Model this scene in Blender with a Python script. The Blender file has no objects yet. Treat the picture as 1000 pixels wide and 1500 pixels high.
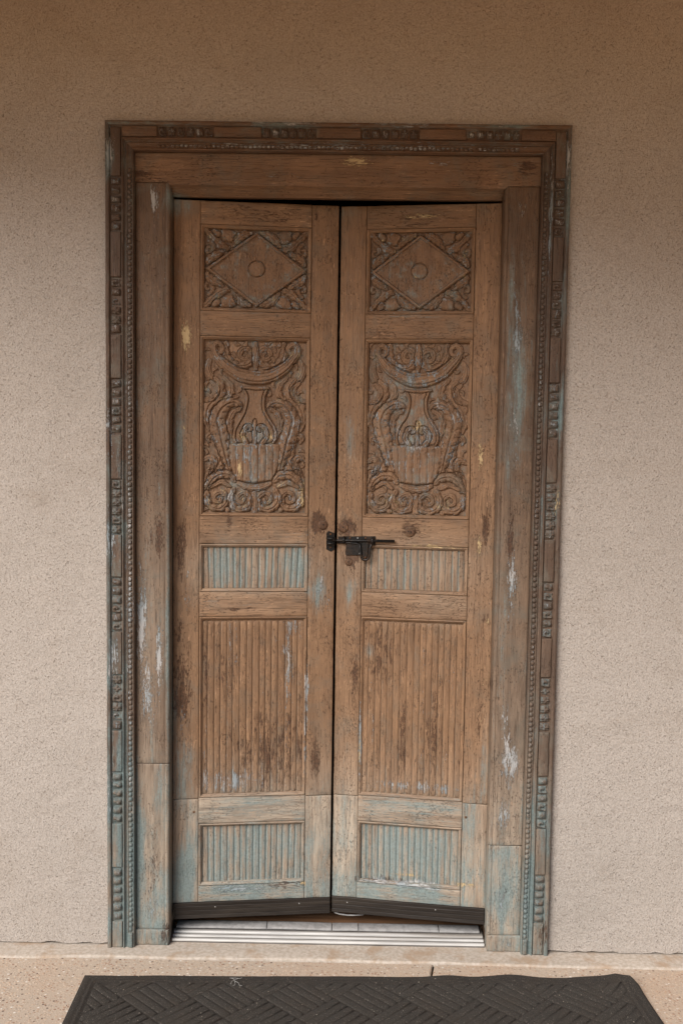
import bpy, math, random
import numpy as np
from mathutils import Vector

random.seed(4)
scene = bpy.context.scene
COL = scene.collection
rad = math.radians

# ------------------------------------------------------------------ camera, sky, sun, exposure
cam_data = bpy.data.cameras.new('camera')
cam_data.lens = 36.0
cam_data.sensor_fit = 'VERTICAL'
cam_data.sensor_height = 36.0
cam_data.sensor_width = 24.0
cam_data.clip_start = 0.05
cam_data.clip_end = 2000
cam = bpy.data.objects.new('camera', cam_data)
COL.objects.link(cam)
cam.location = (0.0498, -2.9586, 1.5283)
cam.rotation_euler = (math.pi / 2 - 0.0758, -0.0139, 0.0098)
scene.camera = cam

world = bpy.data.worlds.new('World')
scene.world = world
world.use_nodes = True
wn = world.node_tree.nodes
wl = world.node_tree.links
sky_tex = wn.new('ShaderNodeTexSky')
sky_tex.sky_type = 'NISHITA'
sky_tex.sun_disc = False
SUN_EL, SUN_ROT = rad(36.5), rad(180 + 36)
sky_tex.sun_elevation = SUN_EL
sky_tex.sun_rotation = SUN_ROT
sky_tex.air_density = 1.0
sky_tex.dust_density = 1.5
sky_tex.ozone_density = 1.0
wl.new(sky_tex.outputs[0], wn['Background'].inputs[0])
wn['Background'].inputs[1].default_value = 0.05

sun = bpy.data.lights.new('sun', 'SUN')
sun.energy = 2.5
sun.angle = rad(38)
sun.color = (1.0, 0.985, 0.965)
sun_o = bpy.data.objects.new('sun', sun)
COL.objects.link(sun_o)
# a veiled, hazy sun in front of the porch: its edge-less light reaches in under the roof
sd = Vector((math.sin(SUN_ROT) * math.cos(SUN_EL), math.cos(SUN_ROT) * math.cos(SUN_EL), math.sin(SUN_EL)))
sun_o.rotation_euler = sd.to_track_quat('Z', 'Y').to_euler()

scene.view_settings.view_transform = 'Standard'
scene.view_settings.look = 'None'
scene.view_settings.gamma = 1
scene.view_settings.use_curve_mapping = False
scene.view_settings.exposure = 1.0
scene.render.engine = 'CYCLES'
scene.cycles.max_bounces = 8
scene.cycles.diffuse_bounces = 5

SPOTS = {
 'rust': [(-0.446,1.194,0.0119,0.0891,0.9), (-0.444,0.745,0.0218,0.1188,0.9), (-0.45,0.93,0.0119,0.099,0.6), (-0.453,1.304,0.0079,0.0356,0.5), (0.448,1.264,0.0099,0.0515,0.8), (-0.047,0.544,0.0178,0.0515,0.75), (-0.19,0.573,0.099,0.099,0.42), (-0.314,0.83,0.0277,0.099,0.35), (-0.375,0.839,0.0099,0.1188,0.5), (-0.503,1.223,0.0099,0.0713,0.8), (0.512,1.228,0.0099,0.0673,0.9), (-0.042,1.264,0.0178,0.0277,1.15), (0.038,1.249,0.0218,0.0218,1.15), (0.056,1.157,0.0218,0.0277,0.95), (0.224,1.25,0.0238,0.0238,1.15), (0.071,0.826,0.0139,0.1188,0.6), (0.443,0.698,0.0099,0.099,0.5), (-0.125,0.152,0.0475,0.0119,0.8), (0.163,0.17,0.0792,0.0099,0.7), (-0.184,2.158,0.1386,0.0198,0.5), (-0.311,2.179,0.0594,0.0198,0.4), (0.227,2.151,0.1188,0.0198,0.4), (-0.285,1.004,0.0436,0.0099,0.6), (-0.546,2.253,0.0277,0.0158,0.8), (0.535,2.281,0.0238,0.0198,0.8), (-0.527,1.213,0.0059,0.0594,0.4), (-0.068,1.46,0.0079,0.0594,0.5), (-0.376,1.235,0.0317,0.0158,0.4), (-0.306,1.266,0.0079,0.0238,0.7), (0.317,0.634,0.0158,0.1386,0.4), (0.216,0.632,0.0119,0.1188,0.4), (0.151,0.878,0.0594,0.1188,0.25), (0.329,1.024,0.0594,0.0158,0.35), (-0.521,0.263,0.0198,0.099,0.5), (0.527,0.198,0.0158,0.0792,0.3), (0.638,0.062,0.0158,0.0495,0.7), (0.608,0.008,0.0158,0.0238,0.5), (-0.641,0.006,0.0158,0.0396,0.4), (-0.481,0.052,0.0119,0.0396,0.9), (0.454,0.995,0.0079,0.0198,0.9), (0.471,0.801,0.0079,0.0396,0.5)],
 'blue': [(-0.453,1.514,0.0139,0.1386,0.65), (-0.461,1.731,0.0099,0.0792,0.4), (-0.454,2.178,0.0317,0.0317,0.6), (-0.43,0.18,0.0317,0.1188,0.9), (-0.445,0.517,0.0277,0.1188,0.6), (0.045,1.491,0.0119,0.0891,0.45), (-0.043,1.054,0.0158,0.0594,0.75), (0.051,1.05,0.0139,0.0436,0.7), (0.027,2.183,0.0277,0.0277,0.4), (0.522,1.685,0.0158,0.1782,0.5), (-0.568,0.263,0.0178,0.2178,0.95), (-0.578,0.473,0.0119,0.1188,0.7), (-0.496,0.051,0.0238,0.0495,0.8), (0.522,0.177,0.0495,0.1188,0.8), (0.424,0.386,0.0277,0.099,0.5), (0.461,0.553,0.0099,0.1188,0.6), (0.048,0.295,0.0238,0.1386,0.45), (-0.034,0.293,0.0238,0.1386,0.3), (-0.64,0.367,0.0178,0.2178,0.6), (-0.611,0.367,0.0119,0.3564,0.85), (0.595,0.114,0.0198,0.1584,0.9), (0.629,0.347,0.0178,0.1188,0.7), (-0.638,0.988,0.0158,0.4356,0.45), (-0.61,1.09,0.0099,0.396,0.4), (-0.336,1.129,0.0436,0.0673,0.7), (-0.115,1.132,0.0396,0.0673,0.65), (-0.235,1.13,0.1188,0.0673,0.35), (0.227,1.133,0.1386,0.0673,0.22), (-0.229,0.265,0.1584,0.0871,0.6), (0.243,0.265,0.1584,0.0871,0.62), (-0.269,0.145,0.099,0.0178,0.9), (0.245,0.146,0.1188,0.0178,0.85), (-0.23,0.405,0.1584,0.0317,0.4), (0.24,0.409,0.1584,0.0317,0.55), (0.519,0.293,0.0396,0.0297,0.7), (-0.476,0.991,0.0059,0.495,0.5), (0.499,1.802,0.0059,0.396,0.45), (0.197,1.661,0.0396,0.0594,0.55), (0.218,1.563,0.0594,0.0792,0.4), (-0.208,1.517,0.0436,0.0396,0.4), (-0.237,1.398,0.0396,0.0594,0.4), (0.271,1.405,0.0297,0.0396,0.5), (0.11,0.877,0.0119,0.0198,0.4), (0.067,1.08,0.0198,0.0198,0.4), (-0.466,0.662,0.0119,0.1188,0.5), (-0.073,1.058,0.0099,0.0198,0.5), (0.545,0.05,0.0396,0.0158,0.6), (-0.221,1.929,0.1188,0.0594,0.25), (-0.183,2.085,0.1188,0.0277,0.3), (0.231,1.935,0.1188,0.0594,0.35), (-0.498,2.383,0.1188,0.0158,0.3), (-0.147,2.387,0.0792,0.0158,0.5), (0.148,2.39,0.0792,0.0158,0.35), (0.443,2.394,0.0792,0.0158,0.6), (-0.638,2.29,0.0119,0.099,0.4), (0.645,2.19,0.0158,0.0891,0.5), (0.64,1.901,0.0139,0.0891,0.5), (0.641,1.608,0.0139,0.0891,0.55), (0.637,1.33,0.0139,0.0594,0.4)],
 'chip': [(-0.557,0.928,0.0119,0.1584,0.85), (-0.504,0.868,0.0099,0.1188,0.9), (-0.533,0.785,0.0158,0.1188,0.7), (-0.569,1.02,0.0079,0.0792,0.6), (-0.567,1.592,0.0079,0.0792,0.6), (-0.517,2.177,0.0099,0.0515,0.8), (0.518,1.107,0.0119,0.0673,1), (0.521,0.579,0.0218,0.0713,1), (0.508,0.699,0.0119,0.0594,0.6), (0.513,1.822,0.0099,0.1188,0.7), (0.515,2.17,0.0158,0.0396,0.5), (0.517,1.527,0.0119,0.1188,0.5), (-0.113,0.951,0.0277,0.0317,0.7), (-0.136,0.873,0.0119,0.099,0.6), (-0.294,0.922,0.0119,0.0792,0.45), (-0.312,0.481,0.0713,0.0317,0.75), (-0.076,0.71,0.0049,0.2178,0.9), (0.28,0.467,0.099,0.0139,0.8), (0.088,0.609,0.0049,0.1188,0.9), (-0.269,0.145,0.099,0.0139,0.8), (0.225,0.161,0.1188,0.0139,0.8), (-0.115,0.144,0.0198,0.0119,0.6), (-0.439,0.662,0.0119,0.0594,0.7), (-0.426,1.073,0.0119,0.0792,0.5), (-0.039,1.062,0.0139,0.0515,0.8), (-0.013,1.018,0.0099,0.0396,0.6), (-0.636,1.511,0.0158,0.0594,0.7), (-0.637,1.211,0.0158,0.0792,0.8), (-0.634,0.876,0.0158,0.0792,0.8), (-0.626,0.783,0.0119,0.1188,0.4), (-0.609,1.312,0.0079,0.2376,0.5), (-0.592,0.989,0.0099,0.495,0.5), (-0.591,1.492,0.0079,0.297,0.4), (0.598,2.152,0.0059,0.198,0.5), (-0.638,2.309,0.0119,0.0792,0.7), (-0.639,0.472,0.0158,0.099,0.6), (-0.147,2.391,0.0792,0.0119,0.6), (0.154,2.394,0.0792,0.0119,0.7), (0.435,2.393,0.0792,0.0099,0.5), (0.009,2.332,0.5148,0.0079,0.6), (0.642,2.305,0.0119,0.0792,0.6), (-0.181,1.794,0.1188,0.0198,0.3), (-0.296,1.327,0.0594,0.0238,0.5), (-0.127,1.329,0.0396,0.0238,0.5), (0.256,1.682,0.0594,0.0396,0.4), (0.219,1.523,0.0594,0.0594,0.45), (-0.228,1.497,0.0594,0.0594,0.4), (0.143,1.333,0.0594,0.0198,0.35), (0.516,0.408,0.0198,0.0594,0.6), (0.511,0.198,0.0158,0.1188,0.5), (0.525,0.028,0.0356,0.0158,0.5), (-0.527,0.115,0.0277,0.0594,0.5), (-0.496,0.009,0.0198,0.0158,0.5), (-0.146,2.254,0.1188,0.0079,0.4), (0.282,2.291,0.0396,0.0158,0.5), (0.212,1.892,0.0792,0.0158,0.3), (-0.29,1.919,0.0594,0.0198,0.3), (-0.075,1.23,0.0119,0.0198,0.5), (-0.092,0.935,0.0119,0.0396,0.6)],
 'cream': [(-0.434,1.806,0.0119,0.0436,1.1), (0.051,2.294,0.0356,0.0139,0.95), (0.427,1.471,0.0079,0.0436,0.8), (0.431,1.207,0.0059,0.0356,0.8), (0.305,1.199,0.0713,0.0049,0.8), (0.246,2.163,0.0673,0.0069,0.75), (-0.277,1.421,0.0079,0.0238,0.9), (0.242,1.553,0.0198,0.0238,0.6), (-0.437,1.542,0.0079,0.0119,0.8), (-0.274,1.516,0.0079,0.0198,0.7), (-0.188,1.518,0.0099,0.0198,0.7), (-0.093,1.33,0.0059,0.0277,0.8), (0.455,0.801,0.0059,0.0198,0.6), (0.459,0.985,0.0059,0.0139,0.8), (0.448,0.688,0.0099,0.0099,0.7), (-0.367,1.326,0.0059,0.0198,0.6), (0.173,1.328,0.0198,0.0119,0.4), (0.244,0.189,0.0594,0.0059,0.7), (0.409,0.175,0.0396,0.0079,0.8), (-0.08,0.155,0.0079,0.0099,0.9), (0.637,1.34,0.0099,0.0495,0.6), (-0.311,0.267,0.0059,0.0594,0.2), (0.089,0.578,0.004,0.0594,0.7)],
 'pale': [(-0.23,0.395,0.2178,0.0475,0.8), (-0.024,0.293,0.0356,0.1782,0.8), (0.048,0.295,0.0356,0.1782,0.8), (0.427,0.281,0.0396,0.1584,0.4), (-0.229,0.269,0.1782,0.1188,0.55), (0.243,0.267,0.1782,0.1188,0.55), (-0.496,-0.008,0.0594,0.0238,0.9), (0.522,0.177,0.0396,0.1782,0.6), (-0.537,0.368,0.0554,0.297,0.45), (-0.537,0.887,0.0594,0.3168,0.3), (0.544,0.492,0.0594,0.297,0.35), (-0.235,1.13,0.1584,0.0713,0.75), (0.237,1.133,0.1584,0.0713,0.6), (0.329,1.024,0.099,0.0396,0.35), (-0.234,1.025,0.1386,0.0317,0.25), (0.508,1.107,0.0396,0.198,0.2), (-0.61,-0.015,0.0158,0.0297,0.7)],
}
ROOF_Y, CEIL_Z, BEAM_Z, SKEW = -1.45, 2.92, 2.72, .20  # unseen eave and beam, placed to shade the upper wall

# ------------------------------------------------------------------ numpy noise and wear fields
def vnoise(x, y, seed=0):
    """smooth value noise in 0..1 (numpy arrays)"""
    xi = np.floor(x).astype(np.int64); yi = np.floor(y).astype(np.int64)
    xf = x - xi; yf = y - yi
    xf = xf * xf * (3 - 2 * xf); yf = yf * yf * (3 - 2 * yf)
    def h(a, b):
        n = (a * 374761393 + b * 668265263 + seed * 974711) & 0x7fffffff
        n = ((n ^ (n >> 13)) * 1274126177) & 0x7fffffff
        n = n ^ (n >> 16)
        return (n & 0xffff) / 65535.0
    return ((h(xi, yi) * (1 - xf) + h(xi + 1, yi) * xf) * (1 - yf)
            + (h(xi, yi + 1) * (1 - xf) + h(xi + 1, yi + 1) * xf) * yf)

def fbm(x, y, seed=0, o=3):
    s = 0; a = 0.5; t = 0
    for i in range(o):
        s = s + a * vnoise(x * 2 ** i, y * 2 ** i, seed + i * 17); t += a; a *= .5
    return s / t

def wear(x, z):
    """paint and wear densities on the joinery: patches placed by hand, broken up by noise"""
    out = {}
    n = fbm(x * 22, z * 14, 5)
    for k, L in SPOTS.items():
        v = np.zeros_like(x)
        for (cx, cz, rx, rz, s) in L:
            d = ((x - cx) / (rx * 1.5)) ** 2 + ((z - cz) / (rz * 1.35)) ** 2
            v = np.maximum(v, s * np.exp(-d * 1.2))
        out[k] = v
    low = np.clip((0.62 - z) / 0.5, 0, 1)
    out['blue'] = np.maximum(out['blue'] * (.6 + .8 * n), low * .54 * (.25 + 1.4 * n)) + .06 * n
    out['chip'] = out['chip'] * (.55 + .9 * n) + .10 * n * n
    out['rust'] = out['rust'] * (.55 + .9 * n) + .13 * n
    out['cream'] = out['cream'] + 0.0 * n
    out['pale'] = np.clip(out['pale'] + low * .55, 0, 1)
    return out

# ------------------------------------------------------------------ mesh helpers
def set_attrs(me, xs, zs, extra=None):
    w = wear(xs, zs)
    for k in ('rust', 'blue', 'chip', 'cream', 'pale'):
        v = w[k]
        if extra and k in extra: v = np.clip(v + extra[k], 0, 1.2)
        a = me.attributes.new(k, 'FLOAT', 'POINT')
        a.data.foreach_set('value', np.ascontiguousarray(v, dtype=np.float32))

def link(name, me, mat=None, parent=None):
    o = bpy.data.objects.new(name, me)
    COL.objects.link(o)
    if mat is not None and len(me.materials) == 0: me.materials.append(mat)
    if parent is not None: o.parent = parent
    return o

def mesh_from(name, V, F, smooth=False):
    me = bpy.data.meshes.new(name)
    me.from_pydata([tuple(map(float, v)) for v in V], [], [tuple(map(int, f)) for f in F])
    if smooth:
        me.polygons.foreach_set('use_smooth', np.ones(len(me.polygons), dtype=bool))
    me.update()
    return me

def mesh_np(name, V, Q, smooth=True):
    """quads only, fast"""
    me = bpy.data.meshes.new(name)
    nv, nq = len(V), len(Q)
    me.vertices.add(nv); me.vertices.foreach_set('co', np.ascontiguousarray(V, dtype=np.float32).ravel())
    me.loops.add(nq * 4); me.loops.foreach_set('vertex_index', np.ascontiguousarray(Q, dtype=np.int32).ravel())
    me.polygons.add(nq)
    me.polygons.foreach_set('loop_start', np.arange(0, nq * 4, 4, dtype=np.int32))
    me.polygons.foreach_set('use_smooth', np.full(nq, smooth, dtype=bool))
    me.update(calc_edges=True)
    return me

def grid_quads(nu, nv, flip=False):
    i = np.arange(nu - 1)[:, None]; j = np.arange(nv - 1)[None, :]
    a = i * nv + j
    q = np.stack([a, a + nv, a + nv + 1, a + 1], -1).reshape(-1, 4)
    return q[:, ::-1] if flip else q

def empty(name, label, cat, loc=(0, 0, 0), rotz=0, group=None):
    o = bpy.data.objects.new(name, None)
    o.empty_display_size = .05
    COL.objects.link(o)
    o.location = loc; o.rotation_euler = (0, 0, rotz)
    o['label'] = label; o['category'] = cat; o['kind'] = 'thing'
    if group: o['group'] = group
    return o

def part_empty(name, parent, loc=(0, 0, 0)):
    o = bpy.data.objects.new(name, None)
    o.empty_display_size = .02
    COL.objects.link(o); o.parent = parent; o.location = loc
    return o

def box_mesh(name, x0, x1, y0, y1, z0, z1, bev=0.0):
    import bmesh
    bm = bmesh.new()
    vs = [bm.verts.new((x, y, z)) for x in (x0, x1) for y in (y0, y1) for z in (z0, z1)]
    for f in ((0, 1, 3, 2), (4, 6, 7, 5), (0, 4, 5, 1), (2, 3, 7, 6), (0, 2, 6, 4), (1, 5, 7, 3)):
        bm.faces.new([vs[i] for i in f])
    if bev:
        bmesh.ops.bevel(bm, geom=bm.edges[:], offset=bev, segments=2, affect='EDGES', profile=.5)
    bmesh.ops.recalc_face_normals(bm, faces=bm.faces[:])
    me = bpy.data.meshes.new(name); bm.to_mesh(me); bm.free()
    if bev:
        me.polygons.foreach_set('use_smooth', np.ones(len(me.polygons), dtype=bool))
    return me

def tube_mesh(name, pts, r, n=8, cap=True, closed=False):
    P = [Vector(p) for p in pts]
    rr = r if hasattr(r, '__len__') else [r] * len(P)
    V = []; F = []
    up = None
    for i, p in enumerate(P):
        if closed: t = P[(i + 1) % len(P)] - P[i - 1]
        else: t = P[min(i + 1, len(P) - 1)] - P[max(i - 1, 0)]
        t.normalize()
        if up is None:
            up = Vector((0, 0, 1)) if abs(t.z) < .9 else Vector((0, 1, 0))
        a = t.cross(up).normalized(); b = a.cross(t).normalized(); up = b
        for k in range(n):
            an = 2 * math.pi * k / n
            V.append(p + (a * math.cos(an) + b * math.sin(an)) * rr[i])
    m = len(P)
    for i in range(m if closed else m - 1):
        i2 = (i + 1) % m
        for k in range(n):
            F.append((i * n + k, i * n + (k + 1) % n, i2 * n + (k + 1) % n, i2 * n + k))
    if cap and not closed:
        F.append(tuple(range(n))[::-1]); F.append(tuple((m - 1) * n + k for k in range(n)))
    import bmesh
    me = mesh_from(name, V, F, True)
    bm = bmesh.new(); bm.from_mesh(me); bmesh.ops.recalc_face_normals(bm, faces=bm.faces[:]); bm.to_mesh(me); bm.free()
    return me

def prism_mesh(name, outline, y0, y1, sx=1, bev=.0008):
    """outline in (u,z), extruded from y0 (front) to y1"""
    import bmesh
    bm = bmesh.new()
    f = bm.faces.new([bm.verts.new((sx * u, y0, z)) for u, z in outline])
    r = bmesh.ops.extrude_face_region(bm, geom=[f])
    for v in r['geom']:
        if isinstance(v, bmesh.types.BMVert): v.co.y = y1
    if bev:
        bmesh.ops.bevel(bm, geom=bm.edges[:], offset=bev, segments=1, affect='EDGES')
    bmesh.ops.recalc_face_normals(bm, faces=bm.faces[:])
    me = bpy.data.meshes.new(name); bm.to_mesh(me); bm.free()
    return me

def axis(a, b, step, e):
    """sample positions with two close rings at each end, for worn rounded arrises"""
    n = max(2, int(round((b - a - 2 * e) / step)))
    mid = np.linspace(a + e, b - e, n + 1)
    return np.concatenate([[a, a + e * .35], mid, [b - e * .35, b]])

def board(name, u0, u1, z0, z1, y0, depth, mat, parent, sx=1, hx=0.0, ca=1.0, step=.007, e=.003, wob=.0005, seed=None, extra=None):
    """a plank with softened, slightly dinged arrises; u runs along sx*x"""
    seed = random.randint(0, 9999) if seed is None else seed
    us = axis(u0, u1, step, e); zs = axis(z0, z1, step * 1.4, e)
    U, Z = np.meshgrid(us, zs, indexing='ij')
    drop = np.zeros_like(U)
    eu = np.minimum(U - u0, u1 - U); ez = np.minimum(Z - z0, z1 - Z)
    for d in (eu, ez):
        t = np.clip(1 - d / e, 0, 1)
        drop += e * .55 * (1 - np.sqrt(np.clip(1 - t * t, 0, 1)))
    ding = fbm(U * 30 + seed, Z * 30, seed)
    near = np.exp(-np.minimum(eu, ez) / .004)
    drop += near * np.clip(ding - .55, 0, 1) * .012
    Y = y0 + drop + (fbm(U * 9 + seed, Z * 4, seed + 3) - .5) * 2 * wob
    nu, nz = U.shape
    V = np.stack([sx * U, Y, Z], -1).reshape(-1, 3)
    Q = grid_quads(nu, nz)
    # skirt to the back
    idx = np.arange(nu * nz).reshape(nu, nz)
    ring = np.concatenate([idx[:-1, 0], idx[-1, :-1], idx[1:, -1][::-1], idx[0, 1:][::-1]])
    back = V[ring].copy(); back[:, 1] = y0 + depth
    base = len(V); m = len(ring)
    k = np.arange(m); k2 = (k + 1) % m
    S = np.stack([ring[k], base + k, base + k2, ring[k2]], -1)
    V = np.concatenate([V, back])
    Q = np.concatenate([Q, S])
    if sx < 0: Q = Q[:, ::-1]
    me = mesh_np(name, V, Q, True)
    set_attrs(me, hx + V[:, 0] * ca, V[:, 2], extra)
    return link(name, me, mat, parent)

# ------------------------------------------------------------------ materials
def nodes(name):
    m = bpy.data.materials.new(name); m.use_nodes = True
    t = m.node_tree
    bsdf = t.nodes['Principled BSDF']
    return m, t, bsdf

class G:
    """small node-graph helper"""
    def __init__(s, t): s.t = t
    def n(s, kind, **kw):
        x = s.t.nodes.new(kind)
        for k, v in kw.items(): setattr(x, k, v)
        return x
    def plug(s, a, sock):
        if hasattr(a, 'links'): s.t.links.new(a, sock)
        else: sock.default_value = a
    def math(s, op, a, b=0.0, clamp=False):
        x = s.n('ShaderNodeMath', operation=op, use_clamp=clamp)
        s.plug(a, x.inputs[0]); s.plug(b, x.inputs[1]); return x.outputs[0]
    def mix(s, f, a, b, blend='MIX'):
        x = s.n('ShaderNodeMix', data_type='RGBA', blend_type=blend)
        s.plug(f, x.inputs[0])
        for v, i in ((a, 6), (b, 7)):
            if isinstance(v, tuple) and len(v) == 3: v = v + (1,)
            s.plug(v, x.inputs[i])
        return x.outputs[2]
    def noise(s, vec, scale, detail=4, rough=.55, dist=0.0):
        x = s.n('ShaderNodeTexNoise')
        s.t.links.new(vec, x.inputs['Vector'])
        x.inputs['Scale'].default_value = scale; x.inputs['Detail'].default_value = detail
        x.inputs['Roughness'].default_value = rough; x.inputs['Distortion'].default_value = dist
        return x.outputs[0]
    def vor(s, vec, scale, feature='F1', out=0):
        x = s.n('ShaderNodeTexVoronoi', feature=feature)
        s.t.links.new(vec, x.inputs['Vector']); x.inputs['Scale'].default_value = scale
        return x.outputs[out]
    def scale(s, vec, sc, off=None):
        x = s.n('ShaderNodeMapping')
        s.t.links.new(vec, x.inputs[0]); x.inputs['Scale'].default_value = sc
        if off is not None: s.plug(off, x.inputs['Location'])
        return x.outputs[0]
    def step(s, v, a, b, lo=0.0, hi=1.0):
        x = s.n('ShaderNodeMapRange', interpolation_type='SMOOTHSTEP')
        s.plug(v, x.inputs[0]); x.inputs[1].default_value = a; x.inputs[2].default_value = b
        x.inputs[3].default_value = lo; x.inputs[4].default_value = hi
        return x.outputs[0]
    def attr(s, name):
        x = s.n('ShaderNodeAttribute', attribute_name=name); return x.outputs['Fac']
    def bump(s, h, dist, strength=1.0, prev=None):
        x = s.n('ShaderNodeBump'); s.plug(h, x.inputs['Height'])
        x.inputs['Distance'].default_value = dist; x.inputs['Strength'].default_value = strength
        if prev is not None: s.t.links.new(prev, x.inputs['Normal'])
        return x.outputs[0]

def wood_material(name, horizontal=False, light=(.352, .202, .108), dark=(.120, .062, .033), carve=False, patina=.35, veilc=(.215, .235, .215)):
    m, t, b = nodes(name); g = G(t)
    tc = g.n('ShaderNodeTexCoord').outputs['Object']
    rnd = g.n('ShaderNodeObjectInfo').outputs['Random']
    off = g.n('ShaderNodeCombineXYZ')
    for i, k in enumerate((7.3, 3.1, 11.7)): g.plug(g.math('MULTIPLY', rnd, k), off.inputs[i])
    v = g.n('ShaderNodeVectorMath', operation='ADD')
    t.links.new(tc, v.inputs[0]); t.links.new(off.outputs[0], v.inputs[1]); v = v.outputs[0]
    along = (.07, 1, 1) if horizontal else (1, 1, .07)
    gv = g.scale(v, along)
    fine = g.noise(gv, 210, 5, .65)
    broad = g.noise(gv, 34, 4, .55, .6)
    blotch = g.noise(v, 7, 4, .6)
    speck = g.noise(v, 420, 2, .6)
    f = g.math('ADD', g.math('MULTIPLY', fine, .5), g.math('MULTIPLY', broad, .5))
    f = g.step(f, .36, .64)
    col = g.mix(f, dark, light)
    mid = tuple((a + c) * .5 for a, c in zip(dark, light))
    col = g.mix(.52, col, mid)
    col = g.mix(g.step(blotch, .35, .7, 0, .55), col, tuple(c * .62 for c in mid))
    # per-board tone
    col = g.mix(g.math('MULTIPLY', rnd, .35), col, tuple(c * .75 for c in mid))
    # sun-bleached grey wood
    pale = g.mix(f, (.23, .175, .128), (.43, .345, .26))
    col = g.mix(g.math('MULTIPLY', g.attr('pale'), .85, True), col, pale)
    # thin open grain lines
    pore = g.noise(g.scale(v, (.025, 1, 1) if horizontal else (1, 1, .025)), 620, 2, .5)
    pore = g.step(pore, .60, .70, 0, .55)
    col = g.mix(pore, col, (.055, .030, .018))
    area = g.noise(v, 11, 4, .65, .4)
    pits = g.math('ADD', g.noise(g.scale(v, (.45, 1, 1) if horizontal else (1, 1, .45)), 300, 3, .6, .5), g.math('MULTIPLY', g.math('SUBTRACT', area, .5), .45))
    pits = g.step(pits, .60, .70, 0, .70)
    col = g.mix(pits, col, (.050, .026, .015))
    nick = g.math('ADD', g.noise(g.scale(v, (.10, 1, 1) if horizontal else (1, 1, .10)), 360, 3, .65, .8), g.math('MULTIPLY', g.math('SUBTRACT', g.noise(v, 16, 3), .5), .4))
    nick = g.step(nick, .635, .70, 0, .5)
    col = g.mix(nick, col, tuple(min(1, c * 1.45 + .02) for c in light))
    pat = g.step(g.noise(v, 9, 5, .68, .8), .48, .72, 0, patina)
    col = g.mix(pat, col, (.125, .112, .088))
    patch = g.noise(gv, 60, 5, .7, .8)
    crisp = g.noise(v, 150, 5, .72, .4)
    sv = g.scale(v, (.22, 1, 1) if horizontal else (1, 1, .22))
    cv = g.scale(v, (.11, 1, 1) if horizontal else (1, 1, .11))
    flake = g.math('ADD', g.math('MULTIPLY', g.noise(sv, 80, 5, .75, .6), .55), g.math('MULTIPLY', g.noise(sv, 330, 4, .7, .3), .45))
    # washed blue paint, soft and streaky
    bl = g.math('ADD', g.math('MULTIPLY', g.attr('blue'), 1.0), g.math('MULTIPLY', g.math('SUBTRACT', patch, .5), 1.5))
    worn = g.noise(sv, 210, 4, .7, .4)
    bl = g.math('ADD', bl, g.math('MULTIPLY', g.math('SUBTRACT', worn, .5), 1.1))
    bl = g.step(bl, .25, 1.0, 0, .80)
    bcol = g.mix(g.step(crisp, .35, .65), (.095, .150, .152), (.20, .285, .285))
    col = g.mix(bl, col, bcol)
    veil = g.math('MULTIPLY', g.step(g.attr('blue'), .12, .95, 0, .50), g.step(patch, .30, .62, .45, 1.0))
    col = g.mix(veil, col, veilc)
    # dark peeled varnish and rust stain
    ru = g.math('ADD', g.attr('rust'), g.math('MULTIPLY', g.math('SUBTRACT', flake, .5), 4.2))
    ru_m = g.step(ru, .62, .80, 0, .76)
    rcol = g.mix(g.step(crisp, .4, .6), (.030, .014, .008), (.085, .036, .018))
    col = g.mix(ru_m, col, rcol)
    # grey-white primer left as chips
    ch = g.math('ADD', g.attr('chip'), g.math('MULTIPLY', g.math('SUBTRACT', g.math('ADD', g.math('MULTIPLY', g.noise(cv, 95, 5, .78, .9), .5), g.math('MULTIPLY', g.noise(sv, 330, 5, .75, .3), .5)), .5), 4.6))
    ch_m = g.step(ch, .72, .84, 0, .78)
    ccol = g.mix(g.step(blotch, .4, .6), (.27, .315, .335), (.44, .42, .40))
    col = g.mix(ch_m, col, ccol)
    cr = g.math('ADD', g.attr('cream'), g.math('MULTIPLY', g.math('SUBTRACT', g.math('ADD', g.math('MULTIPLY', g.noise(sv, 130, 4, .75, .5), .5), g.math('MULTIPLY', g.noise(sv, 420, 3, .7), .5)), .5), 3.6))
    cr_m = g.step(cr, .62, .70, 0, .88)
    col = g.mix(cr_m, col, (.50, .36, .19))
    t.links.new(col, b.inputs['Base Color'])
    rough = g.step(fine, .3, .7, .58, .78)
    t.links.new(rough, b.inputs['Roughness'])
    b.inputs['Specular IOR Level'].default_value = .32
    h = g.math('SUBTRACT', g.math('MULTIPLY', fine, .55), g.math('MULTIPLY', pore, .9))
    h = g.math('ADD', h, g.math('MULTIPLY', ch_m, 1.5))
    h = g.math('ADD', h, g.math('MULTIPLY', cr_m, 1.2))
    h = g.math('SUBTRACT', h, g.math('MULTIPLY', ru_m, .7))
    h = g.math('ADD', h, g.math('MULTIPLY', speck, .25))
    h = g.math('SUBTRACT', h, g.math('MULTIPLY', pits, .9))
    t.links.new(g.bump(h, .0014, .9), b.inputs['Normal'])
    return m

WOOD_V = wood_material('weathered_wood_upright')
WOOD_H = wood_material('weathered_wood_level', True)
WOOD_C = wood_material('carved_wood', False, (.30, .172, .095), (.115, .06, .033), True, .55)
FRAME_V = wood_material('frame_wood_upright', False, (.195, .116, .068), (.070, .042, .027), False, .6)
FRAME_H = wood_material('frame_wood_level', True, (.29, .165, .092), (.11, .06, .034), False, .45)
CASING_V = wood_material('casing_wood_upright', False, (.150, .092, .060), (.050, .032, .023), False, .75, (.10, .115, .108))
CASING_H = wood_material('casing_wood_level', True, (.20, .112, .064), (.075, .04, .024), False, .6, (.12, .125, .11))

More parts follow.
